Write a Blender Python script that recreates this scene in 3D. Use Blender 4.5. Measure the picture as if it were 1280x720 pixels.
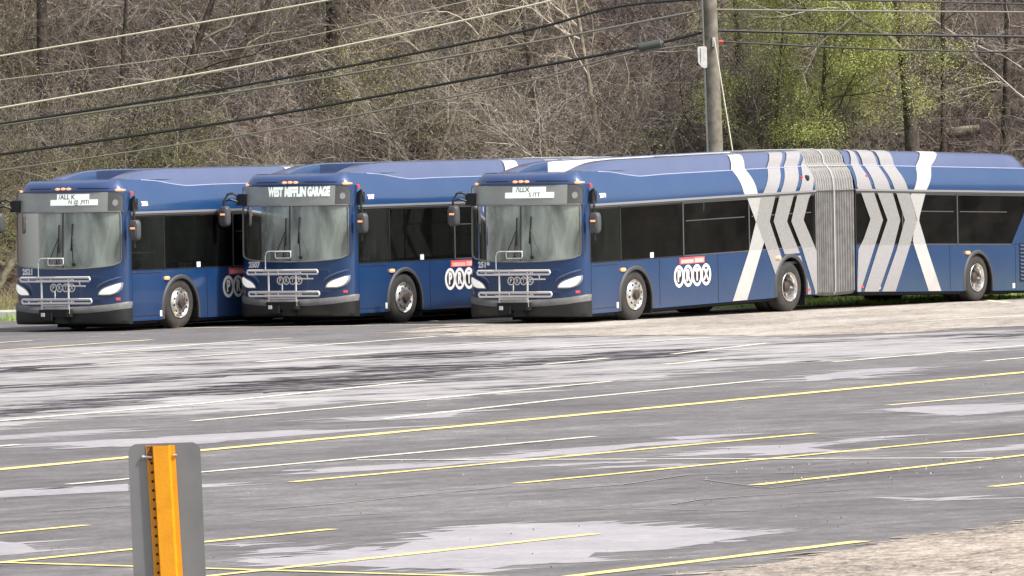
import bpy, bmesh, math, random
import numpy as np
from mathutils import Vector, Matrix

# ------------------------------------------------------------------ scene, camera, light
for o in list(bpy.data.objects):
    bpy.data.objects.remove(o)
scene = bpy.context.scene
C = scene.collection
CAM_H, PITCH, ROLL = 3.178, 0.01836, 0.01859
cd = bpy.data.cameras.new('camera')
cam = bpy.data.objects.new('camera', cd)
C.objects.link(cam)
cd.sensor_width = 36.0
cd.lens = 36.0 * 9068 / 1280
cd.clip_start = 0.5
cd.clip_end = 3000
cam.location = (0, 0, CAM_H)
cam.matrix_world = (Matrix.Translation((0, 0, CAM_H)) @ Matrix.Rotation(math.radians(90) - PITCH, 4, 'X')
                    @ Matrix.Rotation(-ROLL, 4, 'Z'))
scene.camera = cam

SUN_EL, SUN_AZ = math.radians(50), math.radians(120)     # azimuth clockwise from +Y: from the right, behind the camera
world = bpy.data.worlds.new('World')
scene.world = world
world.use_nodes = True
wn = world.node_tree
sky = wn.nodes.new('ShaderNodeTexSky')
sky.sky_type = 'NISHITA'
sky.sun_disc = False
sky.sun_elevation = SUN_EL
sky.sun_rotation = SUN_AZ
sky.air_density = 1.0
sky.dust_density = 3.5
sky.ozone_density = 1.0
bg = wn.nodes['Background']
bg.inputs['Strength'].default_value = 0.115
hs = wn.nodes.new('ShaderNodeHueSaturation')          # thin high cloud: a whiter, softer sky
hs.inputs['Saturation'].default_value = 0.45
wn.links.new(sky.outputs[0], hs.inputs['Color'])
wn.links.new(hs.outputs[0], bg.inputs['Color'])
sd_ = bpy.data.lights.new('sun', 'SUN')
sd_.energy = 3.0
sd_.angle = math.radians(2.5)
sd_.color = (1.0, 0.95, 0.88)
sun = bpy.data.objects.new('sun', sd_)
C.objects.link(sun)
sdir = Vector((math.sin(SUN_AZ) * math.cos(SUN_EL), math.cos(SUN_AZ) * math.cos(SUN_EL), math.sin(SUN_EL)))
sun.rotation_euler = sdir.to_track_quat('Z', 'Y').to_euler()
sun.location = (0, 0, 60)
vs = scene.view_settings
vs.view_transform = 'Standard'
vs.look = 'None'
vs.gamma = 1
vs.exposure = 0.82
vs.use_curve_mapping = False

PI = math.pi

# ---- measured layout (metres)
BANDS = {'chevron1': ([(5.655, 3.15), (5.287, 2.803), (4.85, 2.398), (4.723, 2.272), (4.566, 1.826), (4.845, 1.41), (5.297, 0.689)],
              [(6.146, 3.137), (5.748, 2.789), (5.37, 2.407), (5.303, 2.305), (5.062, 1.818), (5.447, 1.178), (5.783, 0.538)]),
 'chevron2': ([(6.298, 3.132), (5.896, 2.784), (5.522, 2.402), (5.456, 2.3), (5.214, 1.813), (5.6, 1.172), (5.936, 0.531)],
              [(6.814, 3.128), (6.411, 2.769), (6.074, 2.384), (5.998, 2.282), (5.724, 1.795), (6.166, 1.202), (6.602, 0.397)]),
 'chevron3': ([(6.954, 3.126), (6.54, 2.765), (6.228, 2.379), (6.131, 2.278), (5.888, 1.789), (6.301, 1.223), (6.757, 0.39)],
              [(7.184, 3.135), (7.005, 2.78), (6.821, 2.544), (6.723, 2.363), (6.583, 2.21), (6.362, 1.798), (6.639, 1.447), (6.877, 1.122), (6.883, 0.412)]),
 'rchev1': ([(8.728, 3.104), (8.547, 2.738), (8.476, 2.417), (8.637, 2.301), (8.99, 1.771), (8.711, 1.382), (8.492, 1.169), (8.41, 0.346)],
            [(8.921, 3.106), (8.952, 2.741), (9.059, 2.421), (9.177, 2.262), (9.49, 1.757), (9.085, 1.142), (8.569, 0.372)]),
 'rchev2': ([(9.082, 3.108), (9.103, 2.743), (9.187, 2.422), (9.316, 2.263), (9.672, 1.757), (9.234, 1.142), (8.706, 0.345)],
            [(9.652, 3.115), (9.675, 2.748), (9.786, 2.426), (9.916, 2.267), (10.188, 1.759), (9.877, 1.169), (9.247, 0.299)]),
 'rchev3': ([(9.793, 3.116), (9.815, 2.749), (9.948, 2.428), (10.066, 2.268), (10.372, 1.76), (10.027, 1.169), (9.385, 0.299)],
            [(10.354, 3.134), (10.339, 2.765), (10.513, 2.378), (10.606, 2.26), (10.869, 1.745), (10.604, 1.303), (9.921, 0.285)]),
 'rx_lower': ([(10.782, 1.723), (10.681, 1.33), (11.329, 0.278)], [(10.956, 1.745), (11.263, 1.196), (11.844, 0.275)]),
 'rx_upper': ([(11.654, 3.16), (11.129, 2.789), (10.75, 2.353), (10.616, 2.26), (10.891, 1.745)], [(12.37, 3.169), (11.736, 2.794), (11.261, 2.356), (11.214, 2.264), (10.981, 1.842), (10.956, 1.745)]),
 'x_stripe_lower': ([(4.545, 1.826), (4.232, 1.226), (3.608, 0.312)], [(4.888, 1.773), (4.835, 1.411), (4.706, 1.208), (4.15, 0.308)]),
 'x_stripe_upper': ([(4.127, 3.195), (3.994, 2.853), (4.104, 2.406), (4.239, 2.288), (4.545, 1.826)], [(4.598, 3.182), (4.503, 2.837), (4.627, 2.389), (4.773, 2.27), (4.889, 1.814)])}
LINES = [([(-4.809, 61.745), (-3.766, 63.5)], 0.1, 'y'), ([(-4.46, 57.204), (-1.572, 62.032)], 0.1, 'y'), ([(-4.531, 58.128), (-0.04, 54.442), (0.673, 53.858)], 0.09, 'y'), ([(-2.922, 54.383), (0.662, 60.453)], 0.1, 'y'),
 ([(-0.041, 53.68), (2.793, 58.583)], 0.13, 'y'), ([(4.435, 67.515), (5.469, 69.264)], 0.1, 'y'), ([(2.263, 68.727), (5.785, 75.312)], 0.11, 'y'), ([(0.003, 69.987), (6.211, 80.808)], 0.1, 'y'),
 ([(-2.197, 71.235), (3.349, 81.032)], 0.11, 'y'), ([(-4.422, 71.626), (0.893, 81.287)], 0.1, 'w'), ([(-1.671, 76.096), (4.889, 73.724)], 0.09, 'w'), ([(-5.792, 74.537), (-0.03, 86.388), (7.938, 103.082)], 0.19, 'y'),
 ([(4.609, 89.408), (7.257, 94.305)], 0.1, 'y'), ([(-6.107, 80.957), (-5.61, 82.067)], 0.1, 'w'), ([(-1.582, 87.964), (0.593, 93.661), (3.514, 100.235)], 0.11, 'w'),
 ([(-3.929, 88.359), (-1.477, 93.88), (1.366, 100.805)], 0.1, 'w'), ([(4.742, 107.941), (9.008, 116.886)], 0.1, 'w'), ([(6.938, 106.926), (8.488, 110.18)], 0.1, 'w'),
 ([(-6.704, 88.961), (-4.102, 94.698), (-1.271, 102.736)], 0.12, 'w'), ([(-6.624, 114.007), (-4.365, 119.381)], 0.1, 'w'), ([(-4.033, 113.642), (-2.165, 117.883)], 0.12, 'w'), ([(-8.707, 115.786), (-6.138, 120.589)], 0.1, 'w'),
 ([(-9.222, 122.69), (-6.426, 129.139)], 0.12, 'y'), ([(-9.373, 128.507), (-8.632, 130.182)], 0.1, 'w'), ([(-7.187, 120.331), (-4.526, 127.754), (-3.911, 128.417)], 0.1, 'w'), ([(-4.282, 120.79), (-1.353, 127.651)], 0.12, 'w'),
 ([(-1.478, 120.334), (-0.017, 123.404)], 0.1, 'w'), ([(0.637, 118.857), (3.392, 123.59)], 0.12, 'w'), ([(2.491, 113.791), (4.195, 119.339)], 0.1, 'w'), ([(2.248, 108.308), (3.154, 110.679)], 0.13, 'w'),
 ([(-10.088, 138.384), (-0.012, 136.567)], 0.14, 'y'), ([(0.461, 109.456), (1.465, 112.233)], 0.1, 'w'), ([(7.284, 132.304), (9.708, 135.548)], 0.12, 'w'), ([(-6.63, 145.653), (-5.888, 140.928)], 0.12, 'y'),
 ([(-1.915, 143.886), (-1.472, 139.386)], 0.14, 'y'), ([(9.737, 149.718), (10.025, 146.227)], 0.12, 'y'), ([(0.419, 68.648), (1.037, 69.395), (1.694, 71.2), (2.487, 71.401), (2.867, 71.061)], 0.035, 's'),
 ([(1.404, 65.284), (1.678, 66.086), (2.171, 66.667), (2.704, 67.086), (3.089, 67.411)], 0.03, 's'), ([(0.391, 64.64), (0.963, 64.714), (1.522, 64.211), (2.211, 63.663)], 0.03, 's'),
 ([(-2.493, 65.439), (-1.654, 66.615), (-1.081, 67.635), (-0.035, 69.496)], 0.03, 's'), ([(1.822, 70.095), (2.367, 68.026), (2.695, 68.717), (3.203, 69.866)], 0.025, 's'),
 ([(-4.269, 66.109), (-3.656, 66.928), (-3.09, 67.48)], 0.03, 's'), ([(-2.286, 63.648), (-1.6, 64.38), (-0.894, 64.69)], 0.025, 's')]
PALE = [[(-2.256, 57.374), (-2.02, 57.865), (-1.578, 58.064), (-1.074, 58.597), (-0.833, 59.972), (-0.671, 60.29), (-0.833, 60.984), (-0.58, 61.412), (-0.312, 62.109), (-0.038, 62.413), (0.514, 62.483), (0.855, 62.222), (1.053, 61.747),
  (1.448, 61.206), (1.741, 60.839), (2.125, 60.315), (2.079, 59.949), (1.657, 59.102), (1.378, 58.352), (0.983, 57.896), (0.63, 57.782), (0.558, 57.002), (0.743, 56.715), (0.334, 56.404), (-0.04, 56.087), (-0.285, 55.412),
  (-0.44, 55.676), (-0.906, 56.044), (-1.413, 56.538), (-1.989, 56.949)],
 [(-1.397, 58.589), (-1.312, 59.157), (-1.098, 59.204), (-1.139, 58.619), (-1.33, 58.448)], [(-2.121, 58.954), (-1.969, 59.262), (-1.417, 59.436), (-1.668, 59.039), (-2.039, 58.453)],
 [(-2.114, 73.911), (-1.844, 74.552), (-1.351, 74.626), (-0.611, 74.786), (-0.431, 74.999), (-0.852, 74.124), (-1.497, 73.647), (-1.983, 73.575)],
 [(-0.696, 75.018), (-0.033, 76.719), (0.484, 77.942), (1.008, 78.555), (1.902, 79.673), (1.8, 79.057), (1.352, 78.396), (0.991, 77.29), (0.389, 76.53), (-0.2, 75.388)],
 [(0.212, 74.139), (0.956, 74.683), (1.075, 74.436), (0.454, 73.749)], [(0.818, 73.497), (1.679, 73.883), (1.752, 73.565), (1.015, 73.13)],
 [(1.819, 76.294), (2.447, 77.464), (3.068, 78.031), (3.603, 78.431), (4.191, 79.709), (3.118, 77.155), (3.497, 76.149), (2.648, 75.92)], [(4.788, 75.972), (5.484, 76.907), (5.426, 76.094), (4.972, 75.58)],
 [(3.199, 65.874), (3.385, 65.955), (3.794, 65.487), (4.208, 65.401), (4.097, 65.141), (3.642, 65.349)],
 [(-5.274, 81.911), (-4.164, 83.233), (-3.018, 84.598), (-1.528, 84.854), (-2.067, 83.893), (-3.118, 82.271), (-3.979, 81.309), (-4.783, 81.234)],
 [(-5.058, 70.018), (-4.558, 70.653), (-3.825, 71.556), (-3.743, 69.99), (-4.335, 69.565), (-4.986, 69.01)], [(-3.087, 70.909), (-2.743, 71.112), (-3.072, 70.561)],
 [(-4.431, 61.229), (-4.12, 60.617), (-3.902, 59.321), (-4.079, 59.024), (-4.27, 58.971)], [(4.429, 87.823), (5.261, 88.774), (6.358, 89.036), (6.241, 87.414), (5.255, 85.512), (4.855, 86.783)],
 [(4.057, 101.351), (4.774, 103.528), (5.873, 104.781), (5.547, 103.046), (4.639, 100.634), (4.04, 99.566)], [(1.743, 80.423), (2.332, 80.827), (2.275, 80.397), (1.821, 79.935)],
 [(-2.27, 88.315), (-1.212, 89.4), (-0.527, 90.438), (-0.811, 88.645), (-1.67, 87.479)], [(-2.323, 59.995), (-2.089, 59.913), (-2.271, 59.487)],
 [(-6.022, 84.835), (-5.506, 85.562), (-4.884, 86.253), (-5.184, 84.916), (-5.952, 83.846)]]
WETZONE = [(-9.794, 123.08), (-6.807, 125.615), (-4.753, 126.282), (-2.577, 122.113), (-0.016, 125.01), (3.572, 125.1), (4.808, 121.482), (8.945, 124.964), (9.941, 125.344), (9.215, 116.239), (6.909, 112.154), (4.294, 108.651),
 (3.104, 106.943), (2.133, 102.891), (0.634, 99.485), (-0.026, 98.167), (-0.861, 94.46), (-2.528, 94.453), (-3.949, 91.102), (-5.436, 90.755), (-6.8, 85.208)]
DARK = [[(-6.706, 93.116), (-6.158, 95.811), (-5.317, 97.871), (-4.371, 101.008), (-3.585, 104.117), (-2.591, 105.771), (-3.2, 102.795), (-4.38, 98.651), (-5.103, 95.855), (-6.0, 93.326), (-6.539, 90.768)],
 [(-7.446, 103.489), (-6.711, 104.502), (-5.642, 106.096), (-3.896, 109.745), (-2.593, 110.994), (-3.703, 107.618), (-5.342, 104.794), (-6.593, 102.64), (-7.341, 102.022)],
 [(-2.572, 105.0), (-2.044, 107.778), (-1.482, 110.283), (-0.989, 109.552), (-0.021, 110.186), (-0.971, 107.507), (-1.419, 105.438), (-2.096, 104.337)],
 [(-1.801, 115.304), (-1.324, 118.266), (-0.664, 116.86), (-0.02, 115.487), (-0.779, 114.621), (-1.527, 113.768)],
 [(-0.021, 111.465), (0.989, 114.347), (1.514, 115.844), (2.668, 115.997), (2.97, 115.317), (1.963, 112.346), (0.957, 110.827), (0.22, 109.611)],
 [(-7.987, 111.072), (-7.651, 113.37), (-7.148, 114.343), (-7.433, 111.966), (-7.896, 109.801)], [(8.013, 122.323), (8.83, 123.359), (8.717, 121.794), (8.153, 121.406)],
 [(-3.563, 100.199), (-2.554, 104.24), (-0.961, 106.317), (-2.501, 102.024), (-3.392, 98.424)]]
TANFAR = [(-1.481, 133.01), (-0.317, 138.452), (1.468, 141.07), (3.494, 144.376), (5.78, 145.761), (8.264, 147.034), (10.848, 149.097), (12.228, 149.883), (10.666, 130.825), (9.269, 129.457), (7.003, 124.749), (4.36, 123.961),
 (2.21, 126.119), (-0.016, 127.219), (-0.726, 128.886)]
TANNEAR = [(1.015, 53.15), (1.273, 54.075), (1.72, 54.974), (2.619, 57.338), (2.915, 58.179), (3.505, 59.443), (4.344, 61.077), (5.277, 63.357), (4.379, 51.334)]
WIRESL = [('w', 0.038, [(-11.886, 155.205, 5.29), (-10.841, 155.0, 5.49), (-7.295, 154.301, 5.993), (-3.78, 153.602, 6.524), (-2.246, 153.295, 6.793)]),
 ('f', 0.02, [(-11.894, 155.205, 4.862), (-10.851, 155.0, 4.978), (-5.332, 153.909, 5.593), (-0.73, 152.989, 6.455), (0.792, 152.682, 6.756)]),
 ('w', 0.042, [(-11.907, 155.205, 4.212), (-10.863, 155.0, 4.38), (-5.339, 153.909, 5.22), (0.109, 152.818, 6.233), (2.134, 152.409, 6.725)]),
 ('d', 0.06, [(-11.913, 155.205, 3.922), (-10.87, 155.0, 4.038), (-5.348, 153.909, 4.796), (0.1, 152.818, 5.728), (2.292, 152.375, 6.234), (4.133, 152.0, 6.377)]),
 ('g', 0.058, [(-11.914, 155.205, 3.87), (-10.87, 155.0, 4.004), (-5.35, 153.909, 4.678), (0.095, 152.818, 5.468), (4.078, 152.01, 6.127)]),
 ('d', 0.065, [(-11.926, 155.205, 3.272), (-10.883, 155.0, 3.389), (-5.362, 153.909, 4.067), (0.085, 152.818, 4.937), (2.695, 152.29, 5.369), (4.07, 152.01, 5.658)]),
 ('g', 0.042, [(-11.933, 155.205, 2.912), (-10.889, 155.0, 3.048), (-5.368, 153.909, 3.745), (0.08, 152.818, 4.651), (2.273, 152.375, 5.194), (4.066, 152.01, 5.44)])]
WIRESR = [('d', 0.04, [(4.384, 151.996, 6.389), (6.328, 152.428, 6.328), (8.197, 152.84, 6.26), (11.965, 153.665, 6.132)]), ('g', 0.045, [(4.397, 152.0, 6.137), (7.682, 152.727, 6.057), (11.963, 153.665, 5.971)]),
 ('d', 0.06, [(4.389, 152.0, 5.702), (7.674, 152.727, 5.569), (11.954, 153.665, 5.446)]), ('d', 0.04, [(4.452, 152.015, 5.467), (7.668, 152.727, 5.267), (11.948, 153.665, 5.099)])]
SPLICE = [(2.695, 152.28, 5.369), (3.282, 152.17, 5.474)]
GUY = [(4.329, 151.8, 5.499), (4.662, 151.5, 3.15)]

# ------------------------------------------------------------------ materials
def mat(name, col, rough=0.6, metal=0.0, coat=0.0, spec=0.5, noise=None, bump=None, emis=None, island=None):
    """noise = (scale, second colour, low, high) ; bump = (scale, strength) ; island = list of colours picked per loose piece"""
    m = bpy.data.materials.new(name)
    m.use_nodes = True
    nt = m.node_tree
    p = nt.nodes['Principled BSDF']
    p.inputs['Base Color'].default_value = (*col, 1)
    p.inputs['Roughness'].default_value = rough
    p.inputs['Metallic'].default_value = metal
    p.inputs['Coat Weight'].default_value = coat
    p.inputs['Coat Roughness'].default_value = 0.12
    p.inputs['Specular IOR Level'].default_value = spec
    if noise or bump:
        tc = nt.nodes.new('ShaderNodeTexCoord')
    if noise:
        n = nt.nodes.new('ShaderNodeTexNoise')
        n.inputs['Scale'].default_value = noise[0]
        n.inputs['Detail'].default_value = 8
        nt.links.new(tc.outputs['Object'], n.inputs['Vector'])
        r = nt.nodes.new('ShaderNodeValToRGB')
        r.color_ramp.elements[0].position = noise[2]
        r.color_ramp.elements[1].position = noise[3]
        r.color_ramp.elements[0].color = (*col, 1)
        r.color_ramp.elements[1].color = (*noise[1], 1)
        nt.links.new(n.outputs['Fac'], r.inputs['Fac'])
        nt.links.new(r.outputs['Color'], p.inputs['Base Color'])
    if island:
        g = nt.nodes.new('ShaderNodeNewGeometry')
        oi = nt.nodes.new('ShaderNodeObjectInfo')
        ad = nt.nodes.new('ShaderNodeMath'); ad.operation = 'MULTIPLY_ADD'
        nt.links.new(oi.outputs['Random'], ad.inputs[0]); ad.inputs[1].default_value = 0.5
        mu = nt.nodes.new('ShaderNodeMath'); mu.operation = 'MULTIPLY'; mu.inputs[1].default_value = 0.5
        nt.links.new(g.outputs['Random Per Island'], mu.inputs[0])
        nt.links.new(mu.outputs[0], ad.inputs[2])
        r = nt.nodes.new('ShaderNodeValToRGB')
        els = r.color_ramp.elements
        while len(els) < len(island): els.new(0.5)
        for i, c in enumerate(island):
            els[i].position = i / (len(island) - 1)
            els[i].color = (*c, 1)
        nt.links.new(ad.outputs[0], r.inputs['Fac'])
        nt.links.new(r.outputs['Color'], p.inputs['Base Color'])
    if bump:
        n2 = nt.nodes.new('ShaderNodeTexNoise')
        n2.inputs['Scale'].default_value = bump[0]
        n2.inputs['Detail'].default_value = 6
        nt.links.new(tc.outputs['Object'], n2.inputs['Vector'])
        b = nt.nodes.new('ShaderNodeBump')
        b.inputs['Strength'].default_value = bump[1]
        b.inputs['Distance'].default_value = 0.02
        nt.links.new(n2.outputs['Fac'], b.inputs['Height'])
        nt.links.new(b.outputs['Normal'], p.inputs['Normal'])
    if emis:
        p.inputs['Emission Color'].default_value = (*emis[:3], 1)
        p.inputs['Emission Strength'].default_value = emis[3]
    return m

def glass_mat(name, tint, clear, veil, rough=0.04, veilcol=(0.45, 0.5, 0.46), ior=1.5):
    m = bpy.data.materials.new(name)
    m.use_nodes = True
    nt = m.node_tree
    for n in list(nt.nodes):
        if n.type != 'OUTPUT_MATERIAL': nt.nodes.remove(n)
    out = [n for n in nt.nodes if n.type == 'OUTPUT_MATERIAL'][0]
    tr = nt.nodes.new('ShaderNodeBsdfTransparent'); tr.inputs['Color'].default_value = (*[c * clear for c in tint], 1)
    gl = nt.nodes.new('ShaderNodeBsdfGlossy'); gl.inputs['Roughness'].default_value = rough
    fr = nt.nodes.new('ShaderNodeFresnel'); fr.inputs['IOR'].default_value = ior
    di = nt.nodes.new('ShaderNodeBsdfDiffuse'); di.inputs['Color'].default_value = (*veilcol, 1)
    tc = nt.nodes.new('ShaderNodeTexCoord')
    mp = nt.nodes.new('ShaderNodeMapping'); mp.inputs['Scale'].default_value = (1, 1.6, 0.55)
    no = nt.nodes.new('ShaderNodeTexNoise'); no.inputs['Scale'].default_value = 2.2; no.inputs['Detail'].default_value = 4
    no.inputs['Distortion'].default_value = 0.6
    nt.links.new(tc.outputs['Object'], mp.inputs[0]); nt.links.new(mp.outputs[0], no.inputs['Vector'])
    mr = nt.nodes.new('ShaderNodeMapRange')
    mr.inputs[1].default_value = 0.35; mr.inputs[2].default_value = 0.7
    mr.inputs[3].default_value = veil * 0.55; mr.inputs[4].default_value = veil * 1.5
    nt.links.new(no.outputs['Fac'], mr.inputs[0])
    m1 = nt.nodes.new('ShaderNodeMixShader'); m2 = nt.nodes.new('ShaderNodeMixShader')
    nt.links.new(mr.outputs[0], m1.inputs[0]); nt.links.new(tr.outputs[0], m1.inputs[1]); nt.links.new(di.outputs[0], m1.inputs[2])
    nt.links.new(fr.outputs[0], m2.inputs[0]); nt.links.new(m1.outputs[0], m2.inputs[1]); nt.links.new(gl.outputs[0], m2.inputs[2])
    nt.links.new(m2.outputs[0], out.inputs['Surface'])
    return m

M = {}
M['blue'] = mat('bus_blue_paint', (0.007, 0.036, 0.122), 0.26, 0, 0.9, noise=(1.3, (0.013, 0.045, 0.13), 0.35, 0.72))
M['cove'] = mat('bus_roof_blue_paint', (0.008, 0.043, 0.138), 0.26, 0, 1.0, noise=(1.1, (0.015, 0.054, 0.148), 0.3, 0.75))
M['shroud'] = mat('bus_blue_paint_sky_lit', (0.07, 0.095, 0.195), 0.3, 0, 1.0, noise=(1.5, (0.09, 0.113, 0.21), 0.3, 0.75))  # bus blue lightened: sky glare on the roof panels put into the colour
M['glint'] = mat('pale_crease_highlight', (0.36, 0.39, 0.55), 0.4)  # pale blue stands for the highlight along the roof crease
M['dome'] = mat('nose_cap_blue_sky_lit', (0.035, 0.068, 0.18), 0.28, 0, 1.0, noise=(2.0, (0.048, 0.082, 0.2), 0.3, 0.75))  # blue partly lightened, sky reflection on the nose mixed into the colour
M['navy'] = mat('dark_blue_roof_panel', (0.006, 0.02, 0.07), 0.6)
M['panel'] = mat('white_roof_panel', (0.62, 0.61, 0.59), 0.5)
M['stripe'] = mat('white_livery_vinyl', (0.5, 0.488, 0.47), 0.4, noise=(3, (0.43, 0.42, 0.405), 0.35, 0.75))
M['chev'] = mat('pale_grey_livery_vinyl', (0.33, 0.32, 0.325), 0.42, noise=(40, (0.28, 0.272, 0.278), 0.4, 0.6))
M['chevg'] = mat('perforated_grey_window_film', (0.27, 0.27, 0.26), 0.5, noise=(30, (0.22, 0.22, 0.215), 0.4, 0.6))
M['stripeg'] = mat('perforated_white_window_film', (0.4, 0.4, 0.385), 0.5, noise=(30, (0.34, 0.34, 0.33), 0.4, 0.6))
M['black'] = mat('black_plastic', (0.012, 0.012, 0.013), 0.5)
M['under'] = mat('underbody_black', (0.008, 0.008, 0.009), 0.8)
M['seal'] = mat('pale_rubber_seal', (0.2, 0.205, 0.195), 0.5)
M['rubber'] = mat('tyre_rubber', (0.028, 0.026, 0.025), 0.82, noise=(9, (0.045, 0.04, 0.036), 0.4, 0.7))
M['arch'] = mat('grey_black_arch_rubber', (0.05, 0.05, 0.053), 0.6)
M['bumper'] = mat('bumper_black', (0.011, 0.011, 0.012), 0.5, noise=(2, (0.02, 0.02, 0.02), 0.4, 0.7))
M['lip'] = mat('bumper_grey_top', (0.17, 0.17, 0.165), 0.5, noise=(4, (0.11, 0.11, 0.11), 0.4, 0.7))
M['trim'] = mat('aluminium_drip_rail', (0.42, 0.42, 0.43), 0.4, 0.6)
M['alu'] = mat('polished_aluminium', (0.78, 0.76, 0.73), 0.24, 0.85, noise=(14, (0.35, 0.32, 0.3), 0.5, 0.72))
M['silver'] = mat('silver_painted_tube', (0.72, 0.7, 0.69), 0.45, 0.1)
M['hub'] = mat('rusty_dark_hub', (0.06, 0.04, 0.035), 0.6, 0.2)
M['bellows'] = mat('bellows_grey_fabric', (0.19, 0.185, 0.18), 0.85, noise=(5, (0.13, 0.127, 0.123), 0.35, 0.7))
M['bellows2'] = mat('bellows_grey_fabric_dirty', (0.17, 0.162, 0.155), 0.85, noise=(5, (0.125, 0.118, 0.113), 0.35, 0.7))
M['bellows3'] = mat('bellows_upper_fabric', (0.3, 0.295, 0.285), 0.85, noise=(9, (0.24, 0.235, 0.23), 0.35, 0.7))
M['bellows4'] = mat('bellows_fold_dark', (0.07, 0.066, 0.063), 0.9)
M['bellow_ring'] = mat('bellows_pale_hoop', (0.45, 0.44, 0.42), 0.6)
M['lens'] = mat('headlight_lens', (0.8, 0.8, 0.77), 0.12, 0.0, 1.0, emis=(1, 0.97, 0.9, 0.3))
M['lens2'] = mat('headlight_bowl', (0.32, 0.33, 0.34), 0.2, 0.5, 1.0)
M['amber'] = mat('amber_marker_lens', (0.75, 0.3, 0.1), 0.3, emis=(1, 0.45, 0.25, 0.55))
M['red'] = mat('red_marker_lens', (0.6, 0.04, 0.03), 0.3, emis=(1, 0.12, 0.08, 0.25))
M['redlab'] = mat('red_label', (0.72, 0.09, 0.085), 0.5)
M['pink'] = mat('pale_label_print', (0.8, 0.42, 0.38), 0.5)
M['white'] = mat('white_lettering', (0.78, 0.77, 0.78), 0.5)
M['ink'] = mat('black_lettering', (0.02, 0.02, 0.026), 0.5)
M['led'] = mat('lit_white_display', (0.8, 0.85, 0.8), 0.5, emis=(0.93, 1, 0.93, 0.3))
M['dgrey'] = mat('display_dark_stroke', (0.03, 0.035, 0.03), 0.5)
M['sign_glass'] = mat('destination_panel_grey', (0.29, 0.3, 0.27), 0.25, noise=(2.5, (0.36, 0.37, 0.34), 0.35, 0.7), coat=0.5)
M['sign_dark'] = mat('destination_panel_dark_end', (0.1, 0.1, 0.095), 0.3, coat=0.4)
M['disc'] = mat('pale_round_sticker', (0.32, 0.33, 0.32), 0.5)
M['wind'] = glass_mat('pale_windshield_glass', (0.85, 0.92, 0.87), 0.72, 0.56, veilcol=(0.5, 0.56, 0.5))  # pale green diffuse layer mixed into the clear glass
M['side'] = glass_mat('dark_tinted_side_glass', (0.8, 1.0, 0.9), 0.1, 0.008, rough=0.03, ior=1.38)
M['cabg'] = glass_mat('driver_side_glass', (0.9, 1.0, 0.93), 0.28, 0.02, rough=0.03, ior=1.35)
M['intg'] = mat('grey_interior_panel', (0.32, 0.34, 0.32), 0.7)
M['intl'] = mat('pale_interior_panel', (0.55, 0.57, 0.54), 0.7)
M['dash'] = mat('dark_dashboard', (0.03, 0.032, 0.03), 0.6)
M['mirr'] = mat('mirror_face', (0.5, 0.52, 0.55), 0.12, 0.9)
M['mgrey'] = mat('mirror_housing_grey', (0.075, 0.075, 0.082), 0.4)

# road grime thrown up along the skirts
for k_ in ('blue', 'stripe', 'chev'):
    nt = M[k_].node_tree; p_ = nt.nodes['Principled BSDF']
    src = p_.inputs['Base Color'].links[0].from_socket
    tc_ = nt.nodes.new('ShaderNodeTexCoord'); sx_ = nt.nodes.new('ShaderNodeSeparateXYZ'); nt.links.new(tc_.outputs['Object'], sx_.inputs[0])
    mr_ = nt.nodes.new('ShaderNodeMapRange'); mr_.inputs[1].default_value = 0.95; mr_.inputs[2].default_value = 0.2; mr_.inputs[3].default_value = 0.0; mr_.inputs[4].default_value = 0.4
    nt.links.new(sx_.outputs['Z'], mr_.inputs[0])
    mp_ = nt.nodes.new('ShaderNodeMapping'); mp_.inputs['Scale'].default_value = (1, 1, 0.35); nt.links.new(tc_.outputs['Object'], mp_.inputs[0])
    no_ = nt.nodes.new('ShaderNodeTexNoise'); no_.inputs['Scale'].default_value = 5; no_.inputs['Detail'].default_value = 9; no_.inputs['Roughness'].default_value = 0.7
    nt.links.new(mp_.outputs[0], no_.inputs['Vector'])
    mu_ = nt.nodes.new('ShaderNodeMath'); mu_.operation = 'MULTIPLY'; nt.links.new(mr_.outputs[0], mu_.inputs[0]); nt.links.new(no_.outputs['Fac'], mu_.inputs[1])
    mx_ = nt.nodes.new('ShaderNodeMix'); mx_.data_type = 'RGBA'
    nt.links.new(mu_.outputs[0], mx_.inputs['Factor']); nt.links.new(src, mx_.inputs['A']); mx_.inputs['B'].default_value = (0.1, 0.09, 0.08, 1)
    nt.links.new(mx_.outputs['Result'], p_.inputs['Base Color'])

# ------------------------------------------------------------------ mesh helper
def sh(l):
    """each bus section stands a little tilted: nose kneeling, tail low"""
    z0, fs, rs = STANCE
    if l < 7.6: return z0 + (min(l, 6.85) - 6.85) * fs
    return z0 - (max(l, 8.42) - 8.42) * rs
STANCE = (0.0, 0.018, 0.021)

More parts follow.
